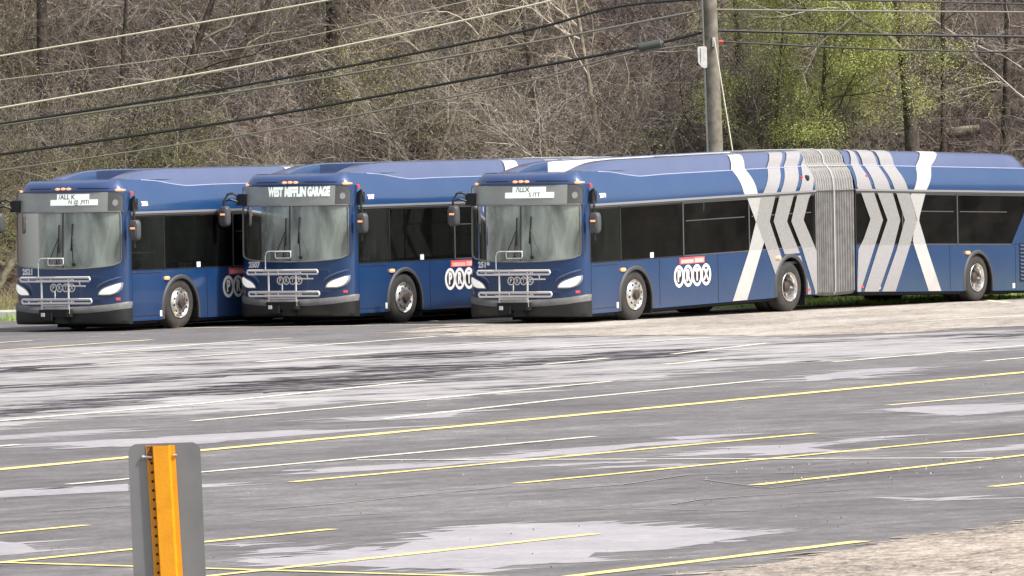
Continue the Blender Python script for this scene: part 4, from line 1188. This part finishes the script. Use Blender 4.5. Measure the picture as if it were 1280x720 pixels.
# ------------------------------------------------------------------ vegetation
class Veg:
    def __init__(s): s.V = []; s.F = []; s.n = 0; s.L = []
    def tube(s, P, R, k=3):
        P = np.asarray(P); R = np.asarray(R)
        n = len(P)
        d = np.gradient(P, axis=0)
        d /= np.linalg.norm(d, axis=1)[:, None] + 1e-9
        up = np.array([0.3, 0.2, 0.93]) if abs(d[0, 2]) < 0.85 else np.array([0.95, 0.3, 0.1])
        a = np.cross(d, up); a /= np.linalg.norm(a, axis=1)[:, None] + 1e-9
        b = np.cross(d, a)
        ang = 2 * np.pi * np.arange(k) / k
        ring = P[:, None, :] + R[:, None, None] * (np.cos(ang)[None, :, None] * a[:, None, :] + np.sin(ang)[None, :, None] * b[:, None, :])
        s.V.append(ring.reshape(-1, 3))
        i = np.arange(n - 1)[:, None] * k; j = np.arange(k)[None, :]; j2 = (j + 1) % k
        f = np.stack([i + j, i + j2, i + k + j2, i + k + j], axis=-1).reshape(-1, 4) + s.n
        s.F.append(f); s.n += n * k
    def quads(s, c, size, rng):
        """little leaf faces at points c"""
        n = len(c)
        u = rng.normal(size=(n, 3)); u /= np.linalg.norm(u, axis=1)[:, None]
        w = rng.normal(size=(n, 3)); w = np.cross(u, w); w /= np.linalg.norm(w, axis=1)[:, None]
        sz = (size * rng.uniform(0.6, 1.3, n))[:, None]
        q = np.stack([c - u * sz, c + w * sz * 0.55, c + u * sz, c - w * sz * 0.55], axis=1).reshape(-1, 3)
        f = np.arange(n * 4).reshape(n, 4) + s.n
        s.V.append(q); s.F.append(f); s.n += n * 4
    def mesh(s, name, m):
        V = np.concatenate(s.V); F = np.concatenate(s.F)
        me = bpy.data.meshes.new(name)
        me.vertices.add(len(V)); me.vertices.foreach_set('co', V.astype(np.float32).ravel())
        me.loops.add(F.size); me.loops.foreach_set('vertex_index', F.astype(np.int32).ravel())
        me.polygons.add(len(F)); me.polygons.foreach_set('loop_start', np.arange(0, F.size, 4, dtype=np.int32))
        me.polygons.foreach_set('loop_total', np.full(len(F), 4, dtype=np.int32))
        me.materials.append(m); me.update(calc_edges=True)
        return me

def poly(rng, p, d, L, r, seg, wob, grav=0.0):
    P = [np.array(p, float)]; d = np.array(d, float); d /= np.linalg.norm(d)
    for i in range(seg):
        d = d + rng.normal(0, wob, 3) + np.array([0, 0, grav]); d /= np.linalg.norm(d)
        P.append(P[-1] + d * L / seg)
    return np.array(P), np.linspace(r, r * 0.35, seg + 1)
def grow(rng, V, tips, p, d, L, r, depth, nb, wob, spread, grav, k0=3, seg=5):
    P, R = poly(rng, p, d, L, r, seg, wob, grav)
    V.tube(P, R, k0 if r < 0.05 else 7)
    if depth == 0:
        tips.append(P[-1]); tips.append(P[len(P) // 2]); return
    for i in range(nb[0]):
        t = rng.uniform(0.25, 1.0)
        f = t * (len(P) - 1); i0 = min(int(f), len(P) - 2)
        q = P[i0] + (P[i0 + 1] - P[i0]) * (f - i0)
        dd = P[i0 + 1] - P[i0]; dd /= np.linalg.norm(dd)
        dd = dd + rng.normal(0, spread, 3)
        grow(rng, V, tips, q, dd, L * rng.uniform(0.35, 0.65), max(0.004, r * (1 - 0.6 * t) * 0.6), depth - 1, nb[1:], wob, spread, grav, k0, max(3, seg - 1))

BARK = [(0.035, 0.029, 0.026), (0.12, 0.1, 0.088), (0.23, 0.195, 0.172), (0.4, 0.35, 0.31), (0.7, 0.63, 0.56)]
M['twig'] = mat('bare_twigs', (0.15, 0.12, 0.1), 0.85, island=BARK)
M['twig_red'] = mat('purple_brown_twigs', (0.13, 0.09, 0.08), 0.85, island=[(0.033, 0.026, 0.026), (0.12, 0.094, 0.089), (0.24, 0.195, 0.18), (0.5, 0.44, 0.4)])
M['twig_olive'] = mat('mossy_olive_twigs', (0.12, 0.12, 0.06), 0.85, island=[(0.04, 0.036, 0.023), (0.12, 0.112, 0.07), (0.23, 0.215, 0.135), (0.45, 0.41, 0.28)])
M['vine'] = mat('pale_dry_vine', (0.4, 0.34, 0.27), 0.8, island=[(0.28, 0.23, 0.18), (0.46, 0.39, 0.31), (0.62, 0.54, 0.44)])
M['trunk'] = mat('dark_furrowed_bark', (0.035, 0.027, 0.022), 0.9, noise=(7, (0.095, 0.075, 0.06), 0.4, 0.65), bump=(20, 0.8))
M['trunk_pale'] = mat('weathered_pale_bark', (0.16, 0.13, 0.1), 0.9, noise=(7, (0.34, 0.28, 0.22), 0.4, 0.65), bump=(20, 0.8))
M['leaf'] = mat('spring_green_leaves', (0.16, 0.2, 0.03), 0.6, island=[(0.24, 0.26, 0.06), (0.42, 0.44, 0.12), (0.58, 0.59, 0.2), (0.7, 0.69, 0.33)])
M['bud'] = mat('olive_yellow_buds', (0.16, 0.15, 0.05), 0.7, island=[(0.13, 0.13, 0.03), (0.28, 0.28, 0.07), (0.43, 0.42, 0.13), (0.58, 0.55, 0.22)])
M['dead'] = mat('dead_brown_leaves', (0.15, 0.09, 0.06), 0.8, island=[(0.05, 0.033, 0.024), (0.12, 0.078, 0.055), (0.21, 0.14, 0.1), (0.36, 0.27, 0.21)])

protos = {}
def shrub_proto(kind, seed, h=3.0, w=1.6, stems=13, leaf=0):
    rng = np.random.default_rng(seed)
    V = Veg(); tips = []
    for i in range(stems):
        a = rng.uniform(0, 2 * np.pi); rad = rng.uniform(0, 0.35)
        d = np.array([np.cos(a) * w / 2.2, np.sin(a) * w / 2.2, rng.uniform(0.9, 1.6)])
        grow(rng, V, tips, (np.cos(a) * rad, np.sin(a) * rad, -0.1), d, h * rng.uniform(0.6, 1.1), 0.018 if kind != 'vine' else 0.02, 2, (9, 5), 0.22 if kind != 'vine' else 0.34, 0.55, -0.05 if kind != 'vine' else -0.16)
    res = [V]
    if leaf:
        LV = Veg(); T = np.array(tips)
        idx = rng.integers(0, len(T), leaf)
        LV.quads(T[idx] + rng.normal(0, 0.12, (leaf, 3)), 0.014, rng)
        res.append(LV)
    return res
def put_shrub(name, key, loc, sc, rz, label, cat, group, tilt=0.0):
    stem, leaf = protos[key]
    r = bpy.data.objects.new(name, None); C.objects.link(r)
    r.location = loc; r.rotation_euler = (tilt, 0, rz); r.scale = (sc, sc, sc); r.empty_display_size = 0.2
    o = bpy.data.objects.new('stems', stem); C.objects.link(o); o.parent = r
    if leaf:
        o = bpy.data.objects.new('leaves', leaf); C.objects.link(o); o.parent = r
    return tag(r, label, cat, group)
def mk(key, kind, seed, mstem, mleaf=None, **kw):
    r = shrub_proto(kind, seed, **kw)
    protos[key] = (r[0].mesh(key + '_stems', mstem), r[1].mesh(key + '_leaves', mleaf) if len(r) > 1 else None)
M['budtan'] = mat('tan_olive_buds', (0.25, 0.2, 0.12), 0.8, island=[(0.12, 0.095, 0.06), (0.24, 0.2, 0.12), (0.38, 0.32, 0.21), (0.52, 0.46, 0.32)])
mk('brown_a', 'bare', 1, M['twig'], M['budtan'], h=3.0, leaf=4500)
mk('brown_b', 'bare', 2, M['twig'], M['budtan'], h=2.6, w=2.2, leaf=2500)
mk('brown_c', 'bare', 8, M['twig'], M['dead'], h=2.2, w=2.4, leaf=350)
mk('red_a', 'bare', 3, M['twig_red'], h=3.0)
mk('red_b', 'bare', 4, M['twig_red'], h=2.4, w=2.2)
mk('olive_a', 'bare', 5, M['twig_olive'], M['bud'], h=2.4, w=2.0, leaf=11000)
mk('olive_b', 'bare', 6, M['twig_olive'], M['bud'], h=2.8, w=1.8, leaf=3000)
mk('vine_a', 'vine', 7, M['vine'], h=3.2, w=2.6, stems=7)
mk('vine_b', 'vine', 9, M['vine'], h=2.6, w=3.0, stems=6)
mk('green_a', 'bare', 11, M['twig_olive'], M['leaf'], h=2.0, w=2.0, leaf=7000)

rnd = random.Random(21)
def hz(x, y): return float(hill_z(x, y))
G = {'brown': ('leafless grey-brown thicket shrub among others like it on the wooded slope', 'grey-brown thicket shrubs on the slope'),
     'red': ('leafless purple-brown thicket shrub among others like it on the wooded slope', 'purple-brown thicket shrubs on the slope'),
     'olive': ('olive budding shrub on the slope at the left behind the buses', 'olive budding shrubs on the slope'),
     'vine': ('pale dry vine tangle sprawling over the thicket on the slope', 'pale vine tangles over the thicket')}
def zone(x, y):
    """which shrub grows where on the slope"""
    X = x * 150 / y
    u = rnd.random()
    low = y < 162
    if X < -6.3:
        if low: return 'olive_' + rnd.choice('aab') if u < 0.85 else 'brown_b'
        if u < 0.16: return rnd.choice(['vine_a', 'vine_b'])
        return rnd.choice(['brown_a', 'brown_b', 'olive_b', 'brown_c', 'brown_a', 'red_a']) 
    if X < 0.5:
        if u < 0.06 or (X > -3.2 and y > 164.5 and u < 0.4): return 'olive_' + rnd.choice('ab')
        if u < 0.42: return rnd.choice(['vine_a', 'vine_b'])
        return rnd.choice(['brown_a', 'brown_b', 'brown_c', 'red_a'])
    if X < 4.2:
        if u < 0.22: return rnd.choice(['vine_a', 'vine_b'])
        return rnd.choice(['red_a', 'red_b', 'red_a', 'brown_a'])
    if X < 8.2:
        return rnd.choice(['brown_b', 'red_b', 'olive_b', 'brown_c'])
    return rnd.choice(['brown_c', 'red_b', 'brown_c', 'brown_b']) if u < 0.8 else 'vine_b'
row_y = [159.3, 160.6, 162.0, 163.6, 165.4, 167.4, 169.6, 172.2, 175.2]
for ri, yy in enumerate(row_y):
    x = -18.5 + rnd.random()
    gap = rnd.uniform(0.05, 0.2)
    step = 1.25 + 0.1 * ri
    while x < 18.5:
        xx = x + rnd.uniform(-0.4, 0.4); y = yy + rnd.uniform(-0.6, 0.6)
        key = zone(xx, y)
        X = xx * 150 / y
        skip = X > 8.0 and rnd.random() < 0.45       # opener, more leaf litter on the right
        if not (skip or rnd.random() < gap):
            lab, grp = G[key.split('_')[0]]
            nm = {'brown': 'thicket_shrub', 'red': 'thicket_shrub', 'olive': 'budding_shrub', 'vine': 'vine_tangle'}[key.split('_')[0]]
            cat = 'vine' if nm == 'vine_tangle' else 'shrub'
            sc = rnd.uniform(0.6, 1.3) * (0.62 if ri == 0 else 1) * (0.7 if X > 8 else 1)
            if key.startswith('olive') and ri == 0: sc *= 1.2
            if key.startswith('olive'): 
                lab = G['olive'][0] if X < -6.3 else 'olive budding shrub standing among the bare brown thicket mid-slope'
                grp = G['olive'][1] if X < -6.3 else 'olive shrubs scattered in the brown thicket'
            put_shrub(nm, key, (xx, y, hz(xx, y) - 0.05), sc, rnd.uniform(0, 6.28), lab, cat, grp)
        x += step * rnd.uniform(0.8, 1.2)

# singled-out trees
def tree(name, label, x, y, h, r, seed, lean=(0, 0), trunk_m='trunk', branch_m='twig', nb=9, fork=0.35, leaf=0, leafm='leaf', crown='crown', lsize=0.04, spread=0.6, thick=1.0, clear=0.35):
    rng = np.random.default_rng(seed)
    z = hz(x, y) if y > 158.4 else 0.05
    root = bpy.data.objects.new(name, None); C.objects.link(root); root.location = (x, y, z - 0.1); root.empty_display_size = 0.3
    tag(root, label, 'tree')
    T = Veg(); B = Veg(); tips = []
    d = np.array([lean[0], lean[1], 1.0])
    P, R = poly(rng, (0, 0, 0), d, h, r, 12, 0.02)
    R = np.linspace(r * 1.25, r * 0.3, len(P)); R[0] *= 1.35
    T.tube(P, R, 10)
    for i in range(nb):
        t = clear + (1 - clear) * (i + rng.uniform(0, 1)) / nb
        f = t * 12; i0 = min(int(f), 11)
        q = P[i0] + (P[i0 + 1] - P[i0]) * (f - i0)
        a = rng.uniform(0, 2 * np.pi)
        dd = np.array([np.cos(a), np.sin(a), rng.uniform(0.3, 1.1)])
        grow(rng, B, tips, q, dd, h * fork * rng.uniform(0.6, 1.1), max(0.02, R[i0] * 0.45 * thick), 3, (6, 5, 4), 0.16, spread, -0.01)
    o = bpy.data.objects.new('trunk', T.mesh('trunk', M[trunk_m])); C.objects.link(o); o.parent = root
    o = bpy.data.objects.new(crown, B.mesh('crown', M[branch_m])); C.objects.link(o); o.parent = root
    if leaf:
        LV = Veg(); TT = np.array(tips); idx = rng.integers(0, len(TT), leaf)
        LV.quads(TT[idx] + rng.normal(0, 0.13, (leaf, 3)), lsize, rng)
        o = bpy.data.objects.new('leaves', LV.mesh('leaves', M[leafm])); C.objects.link(o); o.parent = root
    return root
tree('tree', 'thick dark trunk rising beside the yellow-green tree, right of the utility pole', 8.95, 159.5, 9.0, 0.17, 31, (-0.015, 0), nb=10, clear=0.5)
tree('leafing_tree', 'bushy tree in bright yellow-green spring leaf right of the utility pole', 6.75, 160.2, 7.0, 0.06, 32, (0.0, 0), nb=28, fork=0.36, leaf=150000, branch_m='twig_olive', clear=0.3, lsize=0.0165)
tree('leafing_tree', 'slim budding tree with thinner yellow-green leaves just right of the utility pole', 5.9, 161.8, 4.6, 0.05, 33, (0.02, 0), nb=14, fork=0.26, leaf=10000, branch_m='twig_olive', clear=0.15, lsize=0.015)
tree('tree', 'dark leaning trunk forking up to the right, at the upper left above the first bus', -8.3, 163.2, 7.5, 0.10, 34, (0.42, 0), nb=9, branch_m='twig_olive', spread=0.45)
tree('tree', 'dark trunk leaning steeply to the right beside the forked one at upper left', -7.6, 163.8, 8.0, 0.08, 35, (0.62, 0), nb=8, branch_m='twig_olive', spread=0.45)
tree('tree', 'reddish dark upright trunk at the far upper left behind the wires', -10.6, 165.5, 9.0, 0.13, 36, (0.02, 0), nb=8, branch_m='twig')
tree('tree', 'thin pale trunk between the upright and leaning trunks at the upper left', -8.9, 164.6, 8.0, 0.05, 37, (0.06, 0), nb=8)
tree('tree', 'shadowy thick trunk at top centre above the second bus', -3.9, 167.0, 10.0, 0.22, 38, (-0.05, 0), nb=9, branch_m='twig_red')
tree('tree', 'dark slender trunk above the gap between second and third bus', 0.8, 163.0, 7.0, 0.09, 39, (-0.1, 0), nb=8, branch_m='twig_red')
tree('tree', 'dark straight trunk just left of the yellow-green tree behind the pole', 5.3, 164.5, 9.0, 0.12, 40, (0.0, 0), nb=7, branch_m='twig_red')
tree('tree', 'grey slim trunk between the thick dark trunk and the right edge, standing in leaf litter', 9.75, 163.0, 8.0, 0.055, 41, (0.03, 0), nb=8)
tree('tree', 'dark branching trunk near the right edge of the slope', 11.1, 163.0, 8.0, 0.09, 42, (0.02, 0), nb=10, branch_m='twig')
tree('tree', 'slim bent trunk at the extreme right of the slope', 12.1, 160.3, 6.5, 0.07, 43, (-0.12, 0), nb=9)
tree('tree', 'thin trunk wrapped in pale vines at the middle of the slope', 2.2, 161.4, 7.5, 0.06, 44, (-0.18, 0), nb=10, branch_m='vine', trunk_m='trunk_pale', spread=0.8)
tree('tree', 'thin arching pale-barked trunk above the middle bus', -2.2, 161.0, 6.5, 0.05, 45, (0.35, 0), nb=10, branch_m='vine', trunk_m='trunk_pale', spread=0.8)
for i, (x, lx) in enumerate(((-15.5, .05), (-13.2, -.04), (14.2, .03), (16.0, -.06))):
    tree('tree', ['leafless tree far out at the left end of the slope', 'leafless dark tree left of the first bus on the slope', 'leafless tree on the slope beyond the rear of the third bus', 'leafless tree at the far right end of the slope'][i], x, 163.5 + i * 0.3, 8.5, 0.13, 50 + i, (lx, 0), nb=9)
put_shrub('leafing_shrub', 'green_a', (8.25, 159.6, hz(8.25, 159.6) + 0.55), 0.5, 1.0, 'small bright yellow-green bush at the foot of the thick dark trunk', 'shrub', None)
# more distant ridge trees so the wood closes above the frame
base = shrub_proto('bare', 77, h=7.5, w=2.6, stems=12)[0].mesh('tall_sapling_stems', M['twig'])
for i in range(46):
    x = -26 + 52 * (i + rnd.random()) / 46; y = rnd.uniform(176, 184)
    r = bpy.data.objects.new('sapling_clump', None); C.objects.link(r); r.location = (x, y, hz(x, y) - 0.1); r.rotation_euler = (0, 0, rnd.uniform(0, 6)); r.scale = [rnd.uniform(0.8, 1.3)] * 3
    o = bpy.data.objects.new('stems', base); C.objects.link(o); o.parent = r
    tag(r, 'tall leafless sapling clump high on the slope behind the thicket', 'shrub', 'sapling clumps high on the slope')

# loose brushwood, fallen leaves: nobody could count them
rng = np.random.default_rng(88)
V = Veg()
n = 16000
X = rng.uniform(-20, 20, n); Y = 158.6 + 15 * rng.random(n) ** 1.3
Z = hill_z(X, Y) + rng.random(n) ** 1.6 * 2.6
for x, y, z in zip(X, Y, Z):
    d = rng.normal(0, 1, 3) * np.array([1, 0.6, 0.8])
    P, R = poly(rng, (x, y, z), d, rng.uniform(0.5, 1.8), rng.uniform(0.006, 0.013), 5, 0.28, -0.04)
    V.tube(P, R, 3)
o = bpy.data.objects.new('brushwood', V.mesh('brushwood', M['twig'])); C.objects.link(o)
tag(o, 'tangled dead twigs and brushwood filling the wooded slope', kind='stuff')
V = Veg(); n = 30000
X = rng.uniform(-20, 20, n); Y = 158.4 + 16 * rng.random(n)
c = np.stack([X, Y, hill_z(X, Y) + 0.02 + rng.random(n) * 0.12], axis=1)
V.quads(c, 0.05, rng)
o = bpy.data.objects.new('fallen_leaves', V.mesh('fallen_leaves', M['dead'])); C.objects.link(o)
tag(o, 'brown fallen leaves covering the slope', kind='stuff')
# grass blades on the verge
M['blade'] = mat('grass_blades', (0.13, 0.2, 0.04), 0.6, island=[(0.12, 0.2, 0.03), (0.22, 0.34, 0.06), (0.33, 0.44, 0.1), (0.42, 0.44, 0.17)])
V = Veg(); n = 26000
X = rng.uniform(-16, 16, n); e0 = np.interp(X, [e[0] for e in edge], [e[1] for e in edge])
Y = e0 + 0.03 + (158.6 - e0) * rng.random(n) ** 1.5
hgt = rng.uniform(0.03, 0.10, n) * np.where(X < -9, 1.8, 1)
B0 = np.stack([X, Y, np.full(n, -0.01) + 0.14 * (Y - e0) / (158.5 - e0)], axis=1)
wv = np.stack([rng.uniform(0.004, 0.012, n), rng.normal(0, 0.003, n), np.zeros(n)], axis=1)
tp = B0 + np.stack([rng.normal(0, 0.03, n), rng.normal(0, 0.03, n), hgt], axis=1)
q = np.stack([B0 - wv, B0 + wv, tp + wv * 0.2, tp - wv * 0.2], axis=1).reshape(-1, 3)
V.V.append(q); V.F.append(np.arange(n * 4).reshape(n, 4)); V.n = n * 4
o = bpy.data.objects.new('grass', V.mesh('grass', M['blade'])); C.objects.link(o)
tag(o, 'short spring grass growing along the verge behind the buses', kind='stuff')
# tall dry grass at the left end of the verge
M['dry'] = mat('dry_straw_grass', (0.35, 0.29, 0.17), 0.8, island=[(0.12, 0.1, 0.05), (0.26, 0.21, 0.12), (0.4, 0.34, 0.21)])
V = Veg()
for i in range(3500):
    x = rng.uniform(-15, -9.2); y = rng.uniform(150.5, 158)
    P, R = poly(rng, (x, y, 0.0 + 0.09 * (y - 150) / 8), rng.normal(0, 0.45, 3) + np.array([0, 0, 1]), rng.uniform(0.25, 0.65), 0.007, 3, 0.2, -0.12)
    V.tube(P, R, 3)
o = bpy.data.objects.new('dry_grass', V.mesh('dry_grass', M['dry'])); C.objects.link(o)
tag(o, 'tall dry straw-coloured grass at the left end of the verge', kind='stuff')
# fallen and leaning logs
def log(name, label, pts, r, m):
    V = Veg(); V.tube(np.array(pts), np.array(r), 9)
    o = bpy.data.objects.new(name, V.mesh(name, M[m])); C.objects.link(o)
    return tag(o, label, 'log')
log('leaning_log', 'bare pale log leaning at the left edge beside the first bus', [(-11.1, 152.2, 0.1), (-10.75, 152.1, 0.65), (-10.35, 152, 1.3), (-10.0, 152, 1.8)], [0.09, 0.085, 0.07, 0.05], 'trunk_pale')
log('fallen_log', 'mossy fallen log lying across the slope right of the thick dark trunk', [(9.75, 163.4, hz(9.75, 163.4) + 0.5), (10.1, 163.3, hz(10.1, 163.3) + 0.75), (10.6, 163.2, hz(10.6, 163.2) + 1.15)], [0.11, 0.13, 0.11], 'trunk_pale')

# ------------------------------------------------------------------ utility pole and lines
M['polew'] = mat('weathered_pole_wood', (0.13, 0.115, 0.09), 0.9, noise=(5, (0.25, 0.225, 0.18), 0.35, 0.7), bump=(30, 0.4))
px0, py0 = 4.385, 152.0
pl = empty('utility_pole', (px0, py0, 0.0))
tag(pl, 'weathered wooden utility pole standing behind the third bus', 'pole')
b = MB()
b.tube([(0, 0, -0.1), (-0.07, 0, 3.24), (-0.13, 0, 6.34), (-0.21, 0, 10.5)], [0.175, 0.16, 0.142, 0.12], 16)
b.build('pole_shaft', M['polew'], pl, smooth=True)
b = MB()
b.tube([(-0.245, -0.06, 0.3), (-0.235, -0.06, 3.24), (-0.29, -0.05, 6.4), (-0.36, 0, 9.5)], 0.022, 6)
b.build('conduit', mat('pale_conduit', (0.38, 0.37, 0.34), 0.6), pl)
b = MB()
x0, z0 = 3.985 - px0, 4.93
pts = [(-0.01, 0.42), (0.02, 0.44), (0.17, 0.44), (0.185, 0.40), (0.185, 0.0), (0.13, -0.02), (0.06, 0.02), (0.0, 0.1)]
b.prism([(x0 + a, -0.16, z0 + c) for a, c in pts], (0, 0.14, 0))
b.mi = 1
b.box(x0 + 0.045, x0 + 0.055, -0.166, -0.16, z0 + 0.1, z0 + 0.4)
b.box(x0 + 0.18, x0 + 0.3, -0.1, -0.06, z0 + 0.12, z0 + 0.16)
b.build('terminal_box', [mat('white_terminal_box', (0.68, 0.67, 0.63), 0.5, noise=(8, (0.5, 0.49, 0.46), 0.45, 0.7)), M['mgrey']], pl)
b = MB(); b.box(4.29 - px0, 4.35 - px0, -0.2, -0.15, 5.36, 5.56); b.build('guy_hook', mat('galvanised_bracket', (0.6, 0.6, 0.6), 0.5, 0.3), pl)
M['wire_d'] = mat('black_cable', (0.012, 0.011, 0.012), 0.6)
M['wire_g'] = mat('grey_cable', (0.17, 0.155, 0.13), 0.6)
M['wire_w'] = mat('pale_bare_conductor', (0.62, 0.57, 0.46), 0.5)
M['wire_f'] = mat('thin_pale_conductor', (0.4, 0.37, 0.29), 0.5)
labs = ['topmost pale bare wire crossing the upper left corner', 'thin faint wire second from the top at the upper left', 'bright pale wire third from the top at the left, running high past the pole',
        'black twisted cable fourth from the top on the left of the pole', 'grey cable just under the black twisted one left of the pole',
        'thick black cable carrying the splice case left of the pole', 'lowest thin grey wire left of the pole',
        'topmost black wire right of the pole', 'grey wire second from the top right of the pole', 'thick black cable third from the top right of the pole', 'lowest black wire right of the pole']
for i, (k, w, pts) in enumerate(WIRESL + WIRESR):
    b = MB()
    P = [Vector(p) for p in pts]
    # smooth sag through the measured points
    out = []
    for j in range(len(P) - 1):
        a, c = P[j], P[j + 1]
        pa = P[j - 1] if j else a - (c - a); pc = P[j + 2] if j + 2 < len(P) else c + (c - a)
        for q in range(8):
            t = q / 8
            out.append(0.5 * ((2 * a) + (c - pa) * t + (2 * pa - 5 * a + 4 * c - pc) * t * t + (3 * a - pa - 3 * c + pc) * t ** 3))
    out.append(P[-1])
    d = (out[1] - out[0]).normalized()
    if i < 7: out.insert(0, out[0] - d * 18)
    else: out.append(out[-1] + (out[-1] - out[-2]).normalized() * 18)
    b.tube(out, w / 2, 6)
    o = b.build('overhead_wire', M['wire_' + k], smooth=True)
    tag(o, labs[i], 'wire')
b = MB(); A_, B_ = Vector(SPLICE[0]), Vector(SPLICE[1]); u_ = (B_ - A_).normalized()
b.tube([A_, A_ + u_ * 0.05, A_ + u_ * 0.07, B_ - u_ * 0.07, B_ - u_ * 0.05, B_], [0.03, 0.05, 0.085, 0.085, 0.05, 0.03], 12)
tag(b.build('cable_splice_case', mat('grey_splice_case', (0.075, 0.085, 0.075), 0.6), smooth=True), 'dark grey cylindrical splice case hanging on the thick black cable', 'cable splice')
b = MB(); A_, B_ = Vector(GUY[0]), Vector(GUY[1]); e_ = A_ + (B_ - A_) * (A_.z / (A_.z - B_.z))
b.tube([A_, B_, e_], 0.014, 6)
tag(b.build('guy_wire', M['wire_w']), 'pale guy wire slanting down from the utility pole', 'wire')
b = MB(); b.tube([Vector(WIRESR[3][2][0]) + Vector((-.02, 0, 0)), Vector(WIRESR[3][2][0]) + Vector((.07, 0, -.003))], 0.035, 8)
tag(b.build('cable_insulator', mat('red_insulator', (0.6, 0.1, 0.06), 0.5)), 'small red insulator where the lowest right wire meets the pole', 'insulator')

# ------------------------------------------------------------------ foreground sign seen from behind
sg = empty('road_sign', (-1.44, 30.0, 0.0))
tag(sg, 'blank grey back of a metal sign on a yellow perforated post in the foreground', 'sign')
M['plate'] = mat('brushed_sign_back', (0.2, 0.2, 0.2), 0.46, 0.5, noise=(3.0, (0.27, 0.268, 0.265), 0.35, 0.7))
M['ypost'] = mat('orange_yellow_post_paint', (0.72, 0.3, 0.006), 0.42, noise=(18, (0.66, 0.26, 0.006), 0.45, 0.7), bump=(60, 0.06))
M['rust'] = mat('rust', (0.16, 0.05, 0.02), 0.85, noise=(60, (0.35, 0.13, 0.03), 0.45, 0.6))
M['hole'] = mat('shadowed_hole', (0.02, 0.014, 0.008), 0.9)
M['bolt'] = mat('zinc_bolt', (0.62, 0.6, 0.52), 0.35, 0.6)
b = MB()
W_, H_, R_ = 0.1495, 0.305, 0.038
def rrect(w, h, r, n=7):
    pts = []
    for cx, cz, a0 in ((w - r, h - r, 0), (-w + r, h - r, 90), (-w + r, -h + r, 180), (w - r, -h + r, 270)):
        for k in range(n + 1):
            a = math.radians(a0 + 90 * k / n); pts.append((cx + r * math.cos(a), cz + r * math.sin(a)))
    return pts
pts = rrect(W_, H_, R_)
ct, st_ = math.cos(0.0236), math.sin(0.0236)
cx_, cz_ = -1.4445 + 1.44, 2.012 - H_
rot = lambda x, z: (cx_ + x * ct - z * st_, cz_ + x * st_ * 0.6 + z * ct)
b.prism([(rot(x, z)[0], 0.0, rot(x, z)[1]) for x, z in pts], (0, 0.0025, 0))
b.build('sign_plate', M['plate'], sg)
b = MB()
tp = math.tan(0.042)
prof = [(-0.060, -0.004), (-0.036, -0.004), (-0.030, -0.036), (0.033, -0.036), (0.041, -0.004), (0.060, -0.004)]
def ctr(z): return -0.0265 + (2.004 - z) * tp
zsl = [0.0 - 0.3, 0.5, 1.0, 1.5, 2.003]
b.grid([[(ctr(z) + x, y, z) for x, y in prof] for z in zsl])
inn = [(x * (0.97 if abs(x) > .05 else 0.93), y + 0.003) for x, y in prof]
b.grid([[(ctr(z) + x, y, z) for x, y in inn[::-1]] for z in zsl])
b.grid([[(ctr(2.003) + x, y, 2.003) for x, y in prof], [(ctr(2.003) + x, y, 2.003) for x, y in inn]])
b.mi = 1
for k in range(52):
    z = 1.93 - 0.0378 * k
    b.disc_y(ctr(z) - 0.0405, z, -0.0042, 0.0062, 10)
b.mi = 2
zz = 1.965
b.poly([(ctr(zz) - 0.059, -0.0046, 2.0), (ctr(zz) - 0.037, -0.0046, 2.0), (ctr(zz) - 0.034, -0.0052, 1.955), (ctr(zz) - 0.042, -0.0046, 1.935), (ctr(zz) - 0.055, -0.0046, 1.945)])
b.build('sign_post', [M['ypost'], M['hole'], M['rust']], sg)
b = MB()
b.tube([(ctr(1.957) - 0.075, -0.01, 1.957), (ctr(1.957) - 0.036, -0.01, 1.955)], 0.0055, 8)
b.tube([(ctr(1.957) - 0.078, -0.01, 1.957), (ctr(1.957) - 0.072, -0.01, 1.957)], 0.008, 6)
b.tube([(ctr(1.957) + 0.05, -0.01, 1.962), (ctr(1.957) + 0.066, -0.01, 1.962)], 0.0045, 8)
b.build('bolt', M['bolt'], sg)

# ------------------------------------------------------------------ the three buses
A_AX = (math.sin(math.radians(32.856)), math.cos(math.radians(32.856)))
N_AX = (A_AX[1], -A_AX[0])
def bpos(p): return (p[0] - 1.3 * N_AX[0], p[1] - 1.3 * N_AX[1], 0)
make_bus(bpos((-6.337, 137.708)), 'leftmost blue articulated bus, its two-line display cut up, nothing parked to its left', '2521', ("/ALL K", "N @ ,PITI", 0.15, 0.30), M['navy'], (-0.12, 0.002, 0.02))
make_bus(bpos((-2.089, 138.818)), 'middle blue articulated bus with the WEST MIFFLIN GARAGE display', '2507', 'GARAGE', M['navy'], (-0.07, 0.003, 0.02))
make_bus(bpos((2.299, 137.318)), 'rightmost blue articulated bus, seen full length with chevrons and grey bellows', '2519', ("/\\LLX", "S ITT", 0.195, 0.36), M['panel'], (0.0, 0.018, 0.021))
